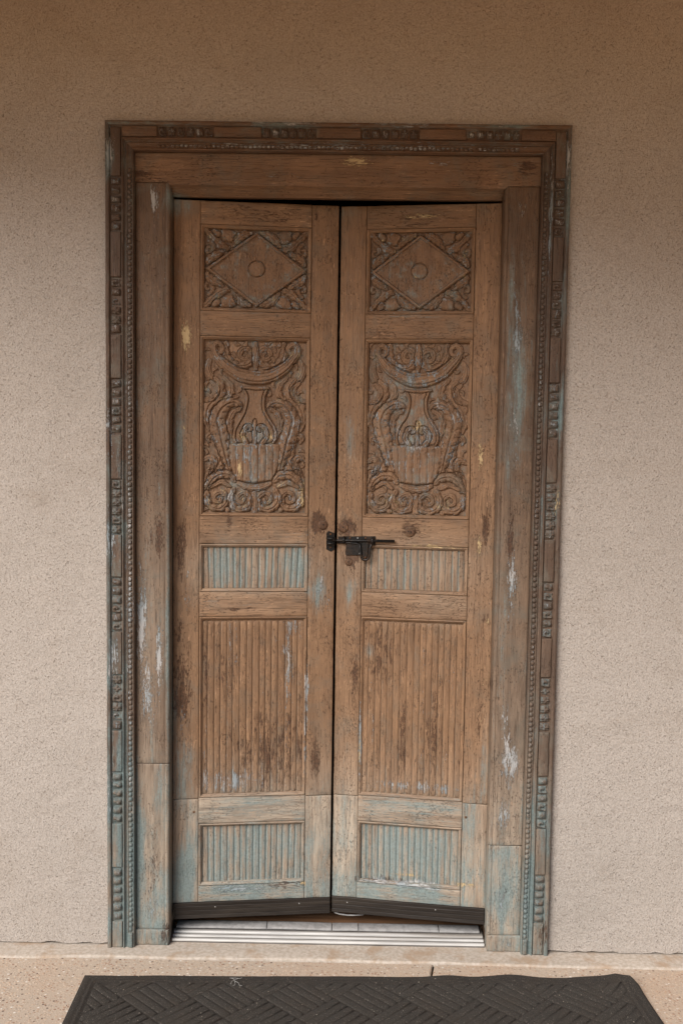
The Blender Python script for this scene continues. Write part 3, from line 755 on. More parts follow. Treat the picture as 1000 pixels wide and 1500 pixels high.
class Carving:
    def __init__(s, nx, ny, x0, x1, y0, y1):
        s.xs = np.linspace(x0, x1, nx); s.ys = np.linspace(y0, y1, ny)
        s.X, s.Y = np.meshgrid(s.xs, s.ys, indexing='ij')
        s.H = np.zeros_like(s.X); s.own = np.zeros(s.X.shape, int); s.names = ['carved_ground']
        s.WX, s.WY = s.X, s.Y
    def warp(s, seed, amp, sc):
        s.WX = s.X + (fbm(s.X / sc, s.Y / sc, seed) - .5) * 2 * amp
        s.WY = s.Y + (fbm(s.X / sc + 40, s.Y / sc, seed + 9) - .5) * 2 * amp
    def put(s, h, owner):
        if owner not in s.names: s.names.append(owner)
        i = s.names.index(owner)
        m = h > s.H
        s.H[m] = h[m]; s.own[m] = i
    def stroke(s, owner, pts, h, groove=.35, order=0.0):
        C = catmull(pts)
        bestd = np.full(s.X.shape, 99.0); arc = np.zeros_like(s.X); ww = np.ones_like(s.X); run = 0.0
        lobed = groove > .28
        for a, b_ in zip(C[:-1], C[1:]):
            rm = max(a[2], b_[2]) * 1.1 + 12
            x0, x1 = min(a[0], b_[0]) - rm, max(a[0], b_[0]) + rm
            y0, y1 = min(a[1], b_[1]) - rm, max(a[1], b_[1]) + rm
            m = (s.WX > x0) & (s.WX < x1) & (s.WY > y0) & (s.WY < y1)
            if not m.any():
                run += math.hypot(b_[0] - a[0], b_[1] - a[1]); continue
            px, py = s.WX[m] - a[0], s.WY[m] - a[1]
            dx, dy = b_[0] - a[0], b_[1] - a[1]
            L2 = dx * dx + dy * dy + 1e-9
            t = np.clip((px * dx + py * dy) / L2, 0, 1)
            w = np.maximum(a[2] + (b_[2] - a[2]) * t, 1.0)
            al = run + t * math.sqrt(L2)
            if lobed: w = w * (1.04 + .13 * np.sin(al / 7.5))
            d = np.hypot(px - t * dx, py - t * dy) / w
            up = d < bestd[m]
            bd = bestd[m]; bd[up] = d[up]; bestd[m] = bd
            wv = ww[m]; wv[up] = w[up]; ww[m] = wv
            av = arc[m]; av[up] = al[up]; arc[m] = av
            run += math.sqrt(L2)
        t = np.clip(bestd, 0, 1)
        scale = np.clip(ww / 22, .6, 1.2)
        # steep chiselled flank, slightly hollowed top with cut veins
        hh = h * scale * (1 - t ** 4) ** .45 * (1 - .22 * t ** 2)
        hh = hh - h * groove * scale * np.exp(-(t / .16) ** 2)
        big = (ww > 17) & (groove > .1)
        vein = np.clip(np.sin(arc / 7.5 - 2.4 * t), 0, 1) ** 2 * np.clip(t * 2.2 - .35, 0, 1)
        hh = np.where(big & lobed, hh - h * .30 * scale * vein, hh)
        hh = np.where(big & ~lobed, hh - h * .30 * scale * np.exp(-((t - .55) / .10) ** 2), hh)
        if groove > .1:      # small knife nicks along the edge of each leaf
            hh = hh - h * .28 * np.clip(vnoise(s.X / 9, s.Y / 9, 5) - .45, 0, 1) * t ** 2
        hh = np.maximum(hh, h * .05) + order
        inside = bestd < 1
        halo = np.clip((bestd - 1) * ww / 6.0, 0, 1)          # a cut gutter parts the form from what lies behind
        s.H = np.where(inside, s.H, s.H * (.12 + .88 * halo))
        if owner not in s.names: s.names.append(owner)
        k = s.names.index(owner)
        up = inside & ((hh > s.H * .55))
        s.H[up] = hh[up]; s.own[up] = k
    def dome(s, owner, cx, cy, r, h, pit=0.0):
        d = np.hypot(s.WX - cx, s.WY - cy) / r
        hh = np.where(d < 1, h * np.sqrt(np.clip(1 - d ** 2.2, 0, 1)) - pit * h * np.exp(-(d / .3) ** 2), 0)
        s.put(hh, owner)
    def poly(s, owner, pts, h, edge, mod=None, smooth=True):
        P = catmull(pts, 6)[:, :2] if smooth else np.array(pts, float)
        n = len(P); ins = np.zeros(s.X.shape, bool); dist = np.full(s.X.shape, 1e9)
        for i in range(n):
            a, b_ = P[i], P[(i + 1) % n]
            dx, dy = b_ - a
            px, py = s.WX - a[0], s.WY - a[1]
            t = np.clip((px * dx + py * dy) / (dx * dx + dy * dy + 1e-9), 0, 1)
            dist = np.minimum(dist, np.hypot(px - t * dx, py - t * dy))
            if abs(dy) > 1e-9:
                c = ((a[1] > s.WY) != (b_[1] > s.WY)) & (s.WX < (b_[0] - a[0]) * (s.WY - a[1]) / dy + a[0])
                ins ^= c
        t = np.clip(dist / edge, 0, 1)
        hh = h * np.sqrt(1 - (1 - t) ** 2)
        if mod is not None: hh = hh * mod(s.WX, s.WY)
        hh[~ins] = 0
        s.put(hh, owner)
    def fill(s, owner, seed, n, h, L=34, w=9, rad_=15):
        """small curled leaves cut into the bare ground between the main forms"""
        r = np.random.RandomState(seed); placed = []
        for _ in range(n * 40):
            if len(placed) >= n: break
            i = r.randint(8, len(s.xs) - 8); j = r.randint(8, len(s.ys) - 8)
            x, y = s.xs[i], s.ys[j]
            if any(math.hypot(x - a, y - c) < L * 1.05 for a, c in placed): continue
            near = (np.abs(s.X - x) < rad_) & (np.abs(s.Y - y) < rad_)
            if (s.own[near] != 0).mean() > .12: continue
            a = r.uniform(0, 6.283); c = r.choice([-1, 1]); pts = []
            for k in range(5):
                t = k / 4 - .5
                pts.append((x + math.cos(a) * L * t - math.sin(a) * c * 10 * (t * t * 4 - .5), y + math.sin(a) * L * t + math.cos(a) * c * 10 * (t * t * 4 - .5), w * (.35, .85, 1.1, .9, .4)[k]))
            s.stroke('%s/%d' % (owner, len(placed)), pts, h, .3); placed.append((x, y))
    def build(s, parent, mat, to_leaf, y_ground, sx, seed, hx, ca):
        rough = (fbm(s.X / 26, s.Y / 26, seed + 2) - .5) * .0011 + (fbm(s.X / 7, s.Y / 11, seed + 5, 2) - .5) * .0009
        U, Z = to_leaf(s.X, s.Y)
        Yd = y_ground - s.H - rough
        V = np.stack([sx * U, Yd, Z], -1).reshape(-1, 3)
        nx, ny = s.X.shape
        Q = grid_quads(nx, ny, True)
        if sx < 0: Q = Q[:, ::-1]
        ow = np.max(s.own.reshape(-1)[Q], axis=1)
        crest = np.clip(s.H / .010, 0, 1).ravel()
        ws = wear(hx + V[:, 0] * ca, V[:, 2])
        n1 = fbm(s.X / 40, s.Y / 40, seed + 31).ravel()
        # paint survives in the cut ground and on a few knocked crests
        ws['blue'] = np.clip(ws['blue'] + .15 * (1 - crest) * (.3 + 1.2 * n1), 0, 1)
        ws['chip'] = np.clip(ws['chip'] + .62 * np.clip(n1 - .38, 0, 1) * (.5 + crest) + .06, 0, 1)
        gx, gy = np.gradient(s.H)
        slope = np.clip(np.hypot(gx, gy) / .0010, 0, 1).ravel()
        n2 = fbm(s.X / 55, s.Y / 55, seed + 77).ravel()
        ws['blue'] = np.clip(ws['blue'] * .6 + .45 * np.clip(n2 - .42, 0, 1) * 2, 0, 1)
        ws['chip'] = np.clip(ws['chip'] * .7 + 1.0 * slope * np.clip(n1 * 1.7 - .42, 0, 1) * (.4 + .6 * crest), 0, .8)
        ws['cream'] = np.clip(ws['cream'] + .75 * slope * np.clip(n2 * 2 - .72, 0, 1), 0, 1)
        ws['rust'] = np.clip(ws['rust'] + .30 * (1 - crest) * n2, 0, 1)  # dark brown tone thickens towards the cut ground
        first = None
        for i, full in enumerate(s.names):
            q = Q[ow == i]
            if len(q) == 0: continue
            ids, inv = np.unique(q, return_inverse=True)
            nm = full.split('/')[0]
            me = mesh_np(nm, V[ids], inv.reshape(-1, 4))
            for k in ('rust', 'blue', 'chip', 'cream', 'pale'):
                a = me.attributes.new(k, 'FLOAT', 'POINT'); a.data.foreach_set('value', np.ascontiguousarray(ws[k][ids], dtype=np.float32))
            if i == 0:
                first = link('carved_panel', me, mat, parent)
            else:
                link(nm, me, mat, first)
        return first

def mir(pts, cx): return [(2 * cx - p[0],) + tuple(p[1:]) for p in pts]

def large_carving(seed):
    """urn with a fluted basket under a swag, among acanthus scrolls; coordinates run 228..805 across, 100..1095 down"""
    C = Carving(330, 570, 222, 812, 94, 1101)
    C.warp(seed, 5, 70)
    cx = 517; K = .0108
    def both(nm, pts, h=K, g=.35, o=0.0):
        C.stroke(nm + '/l', pts, h, g, o); C.stroke(nm + '/r', mir(pts, cx), h, g, o)
    C.dome('carved_ground', 436, 182, 80, K * .45); C.dome('carved_ground', 2 * cx - 436, 182, 80, K * .45)
    # foliage behind
    both('leaf_lobe', [(300, 332, 12), (262, 310, 24), (243, 260, 24), (258, 212, 14)], K * .62, .2)
    both('upper_leaf', [(258, 622, 9), (240, 560, 22), (252, 490, 32), (290, 440, 34), (318, 395, 30), (318, 350, 22), (292, 318, 11)], K * .8, .4)
    both('side_leaf', [(232, 442, 14), (280, 425, 20), (297, 375, 17), (266, 338, 12)], K * .66, .25)
    both('tip_leaf', [(345, 450, 15), (380, 400, 20), (374, 352, 16), (336, 308, 10)], K * .72, .35)
    both('curling_leaf', [(243, 965, 13), (262, 885, 26), (300, 832, 38), (328, 772, 42), (326, 712, 38), (300, 662, 28), (266, 646, 20), (246, 662, 15), (256, 684, 9)], K * .9, .42)
    both('small_leaf', [(230, 792, 12), (262, 776, 19), (286, 806, 17), (268, 868, 10)], K * 1.0, .3)
    both('leaf_tip', [(312, 905, 8), (352, 850, 14), (366, 800, 8)], K * .8, .2)
    both('leaf_fold', [(240, 1000, 8), (236, 930, 14), (250, 870, 12), (280, 850, 7)], K * .9, .2)
    both('acanthus_scroll', [(372, 850, 14), (350, 764, 28), (332, 684, 38), (312, 612, 44), (304, 556, 42), (324, 500, 36), (362, 464, 28), (404, 456, 22), (432, 476, 18), (424, 500, 14), (406, 490, 11)], K, .45)
    both('urn_handle', [(398, 668, 12), (376, 610, 16), (372, 562, 18), (392, 516, 16), (430, 490, 10)], K * .82, .35)
    # urn
    urn = [(445, 366), (590, 366), (578, 388), (564, 425), (567, 472), (580, 520), (610, 566), (634, 612), (640, 660), (630, 688), (404, 688), (394, 660), (400, 612), (424, 566), (454, 520), (467, 472), (470, 425), (456, 388)]
    C.poly('urn', urn, K * .72, 18, None, False)
    for e in (1, -1):
        pts = [(446, 368, 6), (458, 392, 8), (470, 428, 8), (467, 474, 8), (454, 520, 8), (424, 566, 8), (401, 612, 8), (397, 660, 8), (408, 688, 6)]
        C.stroke('urn', pts if e > 0 else mir(pts, cx), K * 1.6, 0)
    C.stroke('urn', [(440, 369, 8), (517, 374, 10), (594, 369, 8)], K * 1.55, .0)
    C.stroke('urn_bud', [(517, 690, 12), (517, 640, 13), (517, 600, 14), (517, 560, 9)], K * 1.5, .1)
    both('urn_curl', [(470, 690, 14), (447, 648, 14), (460, 604, 13), (488, 590, 11), (497, 611, 9), (484, 622, 7)], K * 1.45, .3)
    # basket with reeds
    bas = [(368, 694), (666, 694), (668, 760), (654, 830), (636, 884), (616, 916), (517, 926), (418, 916), (398, 884), (380, 830), (366, 760)]
    def flute(x, y):
        k = np.abs(((x - cx) / 43.0 + .5) % 1 - .5) * 2
        return (.62 + .38 * np.sqrt(np.clip(1 - k ** 3, 0, 1))) * (1 - .25 * ((x - cx) / 160) ** 2)
    C.poly('basket', bas, K * 1.12, 16, flute, False)
    C.stroke('basket_foot', [(428, 928, 14), (470, 948, 20), (517, 954, 21), (564, 948, 20), (606, 928, 14)], K * 1.0, .15)
    for x_ in (308, 440):
        C.dome('carved_ground', x_, 1022, 46, K * .45); C.dome('carved_ground', 2 * cx - x_, 1022, 46, K * .45)
    # volutes at the base
    both('base_leaf', [(404, 915, 12), (372, 882, 22), (318, 876, 25), (274, 905, 25), (246, 960, 18), (240, 985, 10)], K * .95, .4)
    both('base_leaf_tip', [(268, 948, 11), (322, 920, 17), (352, 934, 15), (378, 948, 9)], K * 1.0, .2)
    both('base_scroll', [(246, 985, 16), (246, 1030, 21), (272, 1066, 21), (315, 1075, 20), (352, 1050, 18), (356, 1006, 16), (326, 980, 15), (292, 995, 13), (292, 1030, 11), (320, 1036, 11), (326, 1014, 9)], K * 1.08, .38)
    both('inner_scroll', [(398, 962, 14), (378, 1010, 19), (396, 1060, 20), (440, 1082, 20), (486, 1062, 18), (494, 1014, 17), (462, 982, 15), (426, 996, 13), (424, 1030, 11), (448, 1042, 10), (458, 1020, 9)], K * 1.02, .38)
    C.stroke('base_bud', [(517, 985, 14), (517, 1040, 16), (517, 1088, 20)], K * .9, .2)
    C.dome('stud/l', 362, 1084, 17, K * .9); C.dome('stud/r', 2 * cx - 362, 1084, 17, K * .9)
    # top
    both('volute', [(352, 112, 14), (350, 168, 20), (375, 222, 22), (430, 248, 22), (482, 228, 21), (500, 180, 19), (474, 142, 17), (438, 152, 15), (430, 188, 13), (458, 205, 12), (474, 182, 10), (460, 166, 8)], K * .95, .35)
    C.stroke('top_bud', [(517, 108, 13), (517, 165, 22), (517, 215, 22), (517, 264, 9)], K * 1.05, .15)
    sw = [(305, 165, 10), (322, 165, 12), (329, 137, 15), (304, 114, 18), (280, 132, 20), (284, 170, 23), (320, 220, 28), (372, 266, 34), (440, 301, 40), (517, 312, 42)]
    C.stroke('swag', sw + mir(sw[:-1], cx)[::-1], K * 1.1, .12)
    C.fill('filler_leaf', seed + 40, 34, K * .75)
    return C

def diamond_carving(seed):
    C = Carving(260, 205, 50, 955, 43, 757)
    C.warp(seed, 8, 110)
    cx, cy = 503, 400; K = .0105
    def quad(nm, pts, h, g=.25):
        for tag, fx, fy in (('a', 1, 1), ('b', -1, 1), ('c', 1, -1), ('d', -1, -1)):
            P = [(cx + fx * (p[0] - cx), cy + fy * (p[1] - cy), p[2] * 1.0) for p in pts]
            C.stroke(nm + '/' + tag, P, h, g)
    quad('corner_stem', [(62, 58, 24), (120, 118, 30), (180, 180, 38), (232, 214, 32), (268, 208, 16)], K * .85, .3)
    quad('corner_bud', [(222, 84, 40), (262, 104, 58), (305, 116, 50)], K * 1.0, .0)
    quad('corner_bud_small', [(142, 68, 24), (168, 92, 32)], K * .9, .0)
    quad('corner_rosette', [(96, 160, 18), (128, 196, 20), (128, 246, 20), (96, 270, 20), (70, 246, 18), (76, 212, 15), (98, 214, 14)], K * .9, .2)
    quad('corner_leaf', [(300, 190, 16), (352, 128, 34), (396, 92, 36), (450, 72, 20)], K * .85, .3)
    quad('corner_tip', [(82, 356, 16), (98, 318, 32), (150, 282, 34), (210, 246, 18)], K * .85, .3)
    C.fill('filler_leaf', seed + 41, 16, K * .7, 60, 16, 26)
    C.warp(seed + 3, 3, 200)
    loz = [(cx, 66), (948, cy + 5), (cx, 742), (60, cy + 5)]
    C.poly('lozenge_border', loz, K * 1.28, 14, None, False)
    m = C.own == C.names.index('lozenge_border')
    # sunk field
    s_ = np.abs(C.WX - cx) / 443 + np.abs(C.WY - 404) / 338
    fld = m & (s_ < .905)
    C.names.append('lozenge'); C.own[fld] = len(C.names) - 1
    t = np.clip((.905 - s_[fld]) / .012, 0, 1)
    C.H[fld] = K * (1.28 - .55 * t)
    r = np.hypot(C.WX - cx - 5, C.WY - 398)
    boss = (r < 76)
    C.names.append('boss'); C.own[boss] = len(C.names) - 1
    rr = r[boss]
    C.H[boss] = K * (.73 - .35 * np.exp(-((rr - 73) / 4) ** 2) + np.where(rr < 69, .48 * np.sqrt(np.clip(1 - (rr / 69) ** 5, 0, 1)), 0))
    return C

# ------------------------------------------------------------------ door leaves
RUST_LEVEL = {'old_fixing': .95, 'knob_plug': .72}
def disc(name, u, z, r, y0, y1, sx, mat, parent, n=14, dome=.3):
    V = [(sx * u, y0 - r * dome, z)]; F = []
    for ring, (rr, yy) in enumerate(((r * .6, y0 - r * dome * .75), (r, y0), (r, y1))):
        for k in range(n):
            a = 2 * math.pi * k / n
            V.append((sx * u + rr * math.cos(a), yy, z + rr * math.sin(a)))
    for k in range(n):
        k2 = (k + 1) % n
        F.append((0, 1 + k, 1 + k2))
        for ring in range(2):
            F.append((1 + ring * n + k, 1 + (ring + 1) * n + k, 1 + (ring + 1) * n + k2, 1 + ring * n + k2))
    me = mesh_from(name, V, F, True)
    for k in ('rust', 'blue', 'chip', 'cream', 'pale'):
        me.attributes.new(k, 'FLOAT', 'POINT').data.foreach_set('value', np.full(len(V), RUST_LEVEL.get(name, .62) if k == 'rust' else 0., dtype=np.float32))
    return link(name, me, mat, parent)

def panel_moulding(u0, u1, z0, z1, w, y_in, leaf, sx, hx, ca):
    """four mitred strips that frame a sunk panel"""
    prof = [(0, .0015), (.12, -.0008), (.3, -.0014), (.48, -.0006), (.58, .0022), (.75, .0026), (.92, .0045), (1.0, y_in)]
    P = np.array(prof)
    for side in range(4):
        a, b_ = [((u0, z1), (u1, z1)), ((u1, z1), (u1, z0)), ((u1, z0), (u0, z0)), ((u0, z0), (u0, z1))][side]
        L = math.hypot(b_[0] - a[0], b_[1] - a[1]); m = max(3, int(L / .008))
        s = np.linspace(0, 1, m)
        inw = [(0, -1), (-1, 0), (0, 1), (1, 0)][side]; run = [(1, 0), (0, -1), (-1, 0), (0, 1)][side]
        V = np.zeros((m, len(P), 3))
        for j, (f, y) in enumerate(P):
            d = f * w
            uu = a[0] + run[0] * (d + (L - 2 * d) * s) + inw[0] * d
            zz = a[1] + run[1] * (d + (L - 2 * d) * s) + inw[1] * d
            V[:, j, 0] = sx * uu; V[:, j, 2] = zz; V[:, j, 1] = y + (fbm(uu * 40, zz * 40, side + 70) - .5) * .0016
        me = mesh_np('panel_moulding', V.reshape(-1, 3), grid_quads(m, len(P), sx < 0))
        import bmesh
        W = V.reshape(-1, 3); set_attrs(me, hx + W[:, 0] * ca, W[:, 2], {'chip': .06})
        link('panel_moulding', me, WOOD_H if side in (0, 2) else WOOD_V, leaf)

def reeded(u0, u1, z0, z1, n, yb, leaf, sx, hx, ca, seed, ends=False, slant=0.0, blue=0.0, extra_rust=0.0):
    bm_ = box_mesh('reed_backing', min(sx * u0, sx * u1), max(sx * u0, sx * u1), yb, yb + .012, z0, z1)
    pan = link('reeded_panel', bm_, WOOD_V, leaf)
    co = np.zeros(len(bm_.vertices) * 3); bm_.vertices.foreach_get('co', co); co = co.reshape(-1, 3)
    set_attrs(bm_, hx + co[:, 0] * ca, co[:, 2], {'blue': blue * 1.4, 'rust': .25})
    rng = np.random.RandomState(seed)
    wds = rng.uniform(.88, 1.12, n); ed = u0 + (u1 - u0) * np.concatenate([[0], np.cumsum(wds) / wds.sum()])
    for i in range(n):
        a, b_ = ed[i] + .0004, ed[i + 1] - .0004
        zz0 = z0 + (.0035 + rng.uniform(0, .003) if ends else .0005); zz1 = z1 - (.003 + rng.uniform(0, .002) if ends else .0005)
        zs = axis(zz0, zz1, .010, .004)
        t = np.linspace(-1, 1, 9)
        V = np.zeros((len(zs), 9, 3))
        dome = np.sqrt(np.clip(1 - np.abs(t) ** 3.4, 0, 1))
        k = (fbm(zs * 12, zs * 0 + i, seed + i) - .5)
        endf = np.ones(len(zs))
        if ends:
            ez = np.minimum(zs - zz0, zz1 - zs); r_ = (b_ - a) * .45
            endf = np.sqrt(np.clip(1 - np.clip(1 - ez / r_, 0, 1) ** 2, 0.02, 1))
        shift = slant * (zs - (z0 + z1) / 2) * (i / n - .35)
        mid, hw = (a + b_) / 2, (b_ - a) / 2
        V[..., 0] = sx * np.clip(mid + t[None, :] * hw * (.55 + .45 * endf[:, None]) + k[:, None] * .0012 + shift[:, None], u0, u1)
        V[..., 1] = yb - .0002 - dome[None, :] * .0028 * endf[:, None] * (1 + k[:, None] * .3)
        V[..., 2] = zs[:, None]
        me = mesh_np('reed', V.reshape(-1, 3), grid_quads(len(zs), 9, sx < 0)[:, ::-1])
        W = V.reshape(-1, 3)
        T = np.tile(np.abs(t) ** 2, len(zs))
        set_attrs(me, hx + W[:, 0] * ca, W[:, 2], {'blue': blue * T * rng.uniform(.3, 1.3) + .05 * T, 'rust': extra_rust * rng.uniform(.3, 1.4), 'chip': (.10 + .22 * np.clip(fbm(W[:, 0] * 60, W[:, 2] * 5, seed + 5) - .45, 0, 1) * 3) * rng.uniform(.3, 1.4)})
        link('reed', me, WOOD_V, pan)

Z_BREAKS = dict(top=2.1945, s1=2.128, s0=1.881, l1=1.809, l0=1.282, r1=1.200, r0=1.056, t1=.982, t0=.431, lw1=.351, lw0=.157, bot=.106)
def door_leaf(side):
    if side == 'left':
        sx, hx, ang, wid, a, b_ = 1, -.472, rad(7.2), .4800, .0790, .4005
        leaf = empty('door', 'left leaf of the carved wooden double door, with the small black keeper plate', 'door', (hx, .035, 0), ang)
    else:
        sx, hx, ang, wid, a, b_ = -1, .474, -rad(8.4), .4690, .0765, .3925
        leaf = empty('door', 'right leaf of the carved wooden double door, carrying the black sliding bolt', 'door', (hx, .035, 0), ang)
    ca = math.cos(ang); Z = Z_BREAKS
    kw = dict(sx=sx, hx=hx, ca=ca)
    D = .040
    jz = .428
    # stiles, each with a newer pieced-in foot
    board('stile', .002, a - .0006, jz + .0007, Z['top'], 0, D, WOOD_V, leaf, **kw)
    board('stile', b_ + .0006, wid, jz + .0007, Z['top'], 0, D, WOOD_V, leaf, **kw)
    board('stile_foot', .002, a - .0006, Z['bot'], jz - .0007, .0006, D, WOOD_V, leaf, extra={'blue': .05, 'pale': .20}, **kw)
    board('stile_foot', b_ + .0006, wid, Z['bot'], jz - .0007, .0006, D, WOOD_V, leaf, extra={'blue': .05, 'pale': .20}, **kw)
    for hi, lo in (('top', 's1'), ('s0', 'l1'), ('l0', 'r1'), ('r0', 't1'), ('t0', 'lw1'), ('lw0', 'bot')):
        board('rail', a, b_, Z[lo], Z[hi], .0004, D, WOOD_H, leaf, extra=({'blue': .05, 'pale': .30} if hi in ('t0', 'lw0') else None), **kw)
    w = .0105
    for hi, lo in (('s1', 's0'), ('l1', 'l0'), ('r1', 'r0'), ('t1', 't0'), ('lw1', 'lw0')):
        panel_moulding(a + .0004, b_ - .0004, Z[lo] + .0004, Z[hi] - .0004, w, .0165, leaf, sx, hx, ca)
    sd = 11 if side == 'left' else 57
    # carved panels
    C = large_carving(sd)
    ua, ub, za, zb = a + w - .001, b_ - w + .001, Z['l0'] + w - .001, Z['l1'] - w + .001
    def tl(X, Y): return ua + (X - 222) / 590 * (ub - ua), zb - (Y - 94) / 1007 * (zb - za)
    C.build(leaf, WOOD_C, tl, .0138, sx, sd, hx, ca)
    C = diamond_carving(sd + 4)
    za2, zb2 = Z['s0'] + w - .001, Z['s1'] - w + .001
    def td(X, Y): return ua + (X - 50) / 905 * (ub - ua), zb2 - (Y - 43) / 714 * (zb2 - za2)
    C.build(leaf, WOOD_C, td, .0138, sx, sd + 4, hx, ca)
    # reeded panels
    reeded(a + w, b_ - w, Z['r0'] + w, Z['r1'] - w, 16 if side == 'left' else 15, .0115, leaf, sx, hx, ca, sd, False, .08 if side == 'left' else .02, .62 if side == 'left' else .42)
    reeded(a + w * .75, b_ - w * .75, Z['t0'] + w * .5, Z['t1'] - w, 16, .0085, leaf, sx, hx, ca, sd + 1, True, 0, .10, .22)
    reeded(a + w, b_ - w, Z['lw0'] + w * .7, Z['lw1'] - w, 16, .0115, leaf, sx, hx, ca, sd + 2, False, .02, .72)
    # pegs at the joints
    for u, z in ((.060, 2.16), (.062, 1.846), (.058, 1.242), (.064, 1.02), (b_ + .05, 1.845), (b_ + .03, 2.165), (.063, .39), (b_ + .02, 1.02)):
        disc('peg', u + random.uniform(-.004, .004), z + random.uniform(-.006, .006), .0042, .0006, .006, sx, WOOD_V, leaf, 9, .15)
    # black sweep strip along the foot
    sw = part_empty('door_sweep', leaf)
    prof = [(.1085, -.0005), (.108, -.0055), (.106, -.0065), (.099, -.0065), (.0975, -.0055), (.096, -.0065), (.086, -.0066), (.0845, -.0058), (.083, -.0066), (.073, -.007), (.071, -.0062), (.0695, -.007), (.0615, -.0085), (.060, -.0075), (.060, .004)]
    us = np.linspace(.006 if side == 'left' else .004, wid - .001, 40)
    P = np.array(prof); V = np.zeros((40, len(P), 3)); V[..., 0] = sx * us[:, None]; V[..., 1] = P[None, :, 1]; V[..., 2] = P[None, :, 0] + (fbm(us * 6, us * 0, sd) - .5)[:, None] * .003
    me = mesh_np('sweep_strip', V.reshape(-1, 3), grid_quads(40, len(P), sx > 0)[:, ::-1] if False else grid_quads(40, len(P), sx < 0), False)
    link('sweep_strip', me, RUBBER, sw)
    for u in ((.130, .385) if side == 'left' else (.15, .42)):
        disc('screw', u, .093, .0025, -.0066, -.004, sx, SCREW, sw, 10, .35)
    link('sweep_end', box_mesh('sweep_end', min(sx * us[0], sx * us[1]) , max(sx * us[0], sx * us[1]), -.0045, .012, .0605, .107), RUBBER, sw)
    return leaf, sx

left, _ = door_leaf('left')
right, _ = door_leaf('right')

# keeper plate on the left leaf
kp = part_empty('bolt_keeper', left)
link('keeper_plate', prism_mesh('keeper_plate', [(.4545, 1.232), (.460, 1.240), (.4795, 1.232), (.4795, 1.184), (.469, 1.177), (.4545, 1.184)], -.0022, .001), IRON, kp)
for z in (1.2175, 1.2025):
    link('keeper_loop', tube_mesh('keeper_loop', [(.456, -.003, z), (.459, -.012, z), (.468, -.015, z), (.477, -.012, z), (.4795, -.003, z)], .0034, 8), IRON, kp)
for z in (1.2295, 1.190):
    disc('rivet', .467, z, .0028, -.0024, .0, 1, RUSTY, kp, 9, .4)

# sliding bolt on the right leaf (u from the hinge; x = -u)
bt = part_empty('sliding_bolt', right)
SX = -1
link('mounting_plate', prism_mesh('mounting_plate', [(.4655, 1.222), (.352, 1.226), (.352, 1.203), (.364, 1.197), (.366, 1.190), (.395, 1.190), (.400, 1.205), (.462, 1.207)], -.0026, .001, SX), IRON, bt)
link('drop_plate', prism_mesh('drop_plate', [(.440, 1.204), (.384, 1.203), (.384, 1.168), (.441, 1.167)], -.0046, -.0027, SX), IRON, bt)
arc = [(-.398, -.007, 1.203), (-.3965, -.0085, 1.190), (-.3945, -.009, 1.172)]
for k in range(0, 9):
    a = math.pi + math.pi * k / 8
    arc.append((-.3815 + .0125 * math.cos(a), -.0095, 1.167 + .0125 * math.sin(a)))
arc += [(-.3685, -.009, 1.175), (-.367, -.0085, 1.192), (-.362, -.007, 1.203), (-.354, -.0055, 1.206)]
link('hasp_loop', tube_mesh('hasp_loop', arc, .0034, 8), IRON, bt)
link('hasp_tongue', prism_mesh('hasp_tongue', [(.392, 1.212), (.372, 1.212), (.374, 1.166), (.3785, 1.160), (.3845, 1.160), (.389, 1.166)], -.0075, -.004, SX), IRON, bt)
link('bolt_rod', tube_mesh('bolt_rod', [(-.4895, -.0095, 1.2105), (-.46, -.0098, 1.2112), (-.40, -.0095, 1.2125), (-.294, -.0085, 1.2135)], .0044, 10), IRON, bt)
link('guide_bar', tube_mesh('guide_bar', [(-.466, -.0055, 1.2035), (-.43, -.0065, 1.2045), (-.406, -.0075, 1.2035), (-.398, -.008, 1.198), (-.3965, -.0085, 1.190)], .0028, 8), IRON, bt)
for u0, u1 in ((.452, .440), (.366, .354)):
    um = (u0 + u1) / 2
    link('rod_staple', tube_mesh('rod_staple', [(-um, -.001, 1.2205), (-um, -.011, 1.2195), (-um, -.0148, 1.212), (-um, -.011, 1.2045), (-um, -.001, 1.2035)], .0042, 8), IRON, bt)
for u, z in ((.428, 1.218), (.405, 1.2185), (.382, 1.2195), (.398, 1.173), (.381, 1.1625)):
    disc('rivet', u, z, .0027, -.0078 if z < 1.2 and u < .39 else (-.0048 if z < 1.2 else -.0028), .0, SX, SCREW if u in (.398, .405) else RUSTY, bt, 9, .45)
# turned wooden plug left from an old knob
kn = disc('knob_plug', .250, 1.244, .0175, -.0012, .01, SX, WOOD_H, right, 20, .12)
disc('nail_head', .246, 1.242, .0022, -.0034, .0, SX, IRON, kn, 8, .4); disc('nail_head', .2545, 1.243, .0020, -.0034, .0, SX, IRON, kn, 8, .4)
for par, u_, z_, r_, sg in ((right, .4495, 1.2500, .0165, SX), (left, .4440, 1.2570, .0150, 1), (right, .432, 1.146, .0120, SX)):
    disc('old_fixing', u_, z_, r_, -.0004, .006, sg, WOOD_V, par, 18, .10)
    disc('screw_hole', u_ + .001, z_ + .001, .0022, -.0022, .002, sg, IRON, par, 8, .1)
# loose tail of the weather strip under the right leaf
tl = [( -.462, .004, .0535), (-.445, .004, .0495), (-.42, .004, .048), (-.395, .004, .050), (-.37, .004, .0535)]
link('strip_tail', tube_mesh('strip_tail', tl, [.002, .0025, .0025, .002, .0015], 8), VINYL, right)

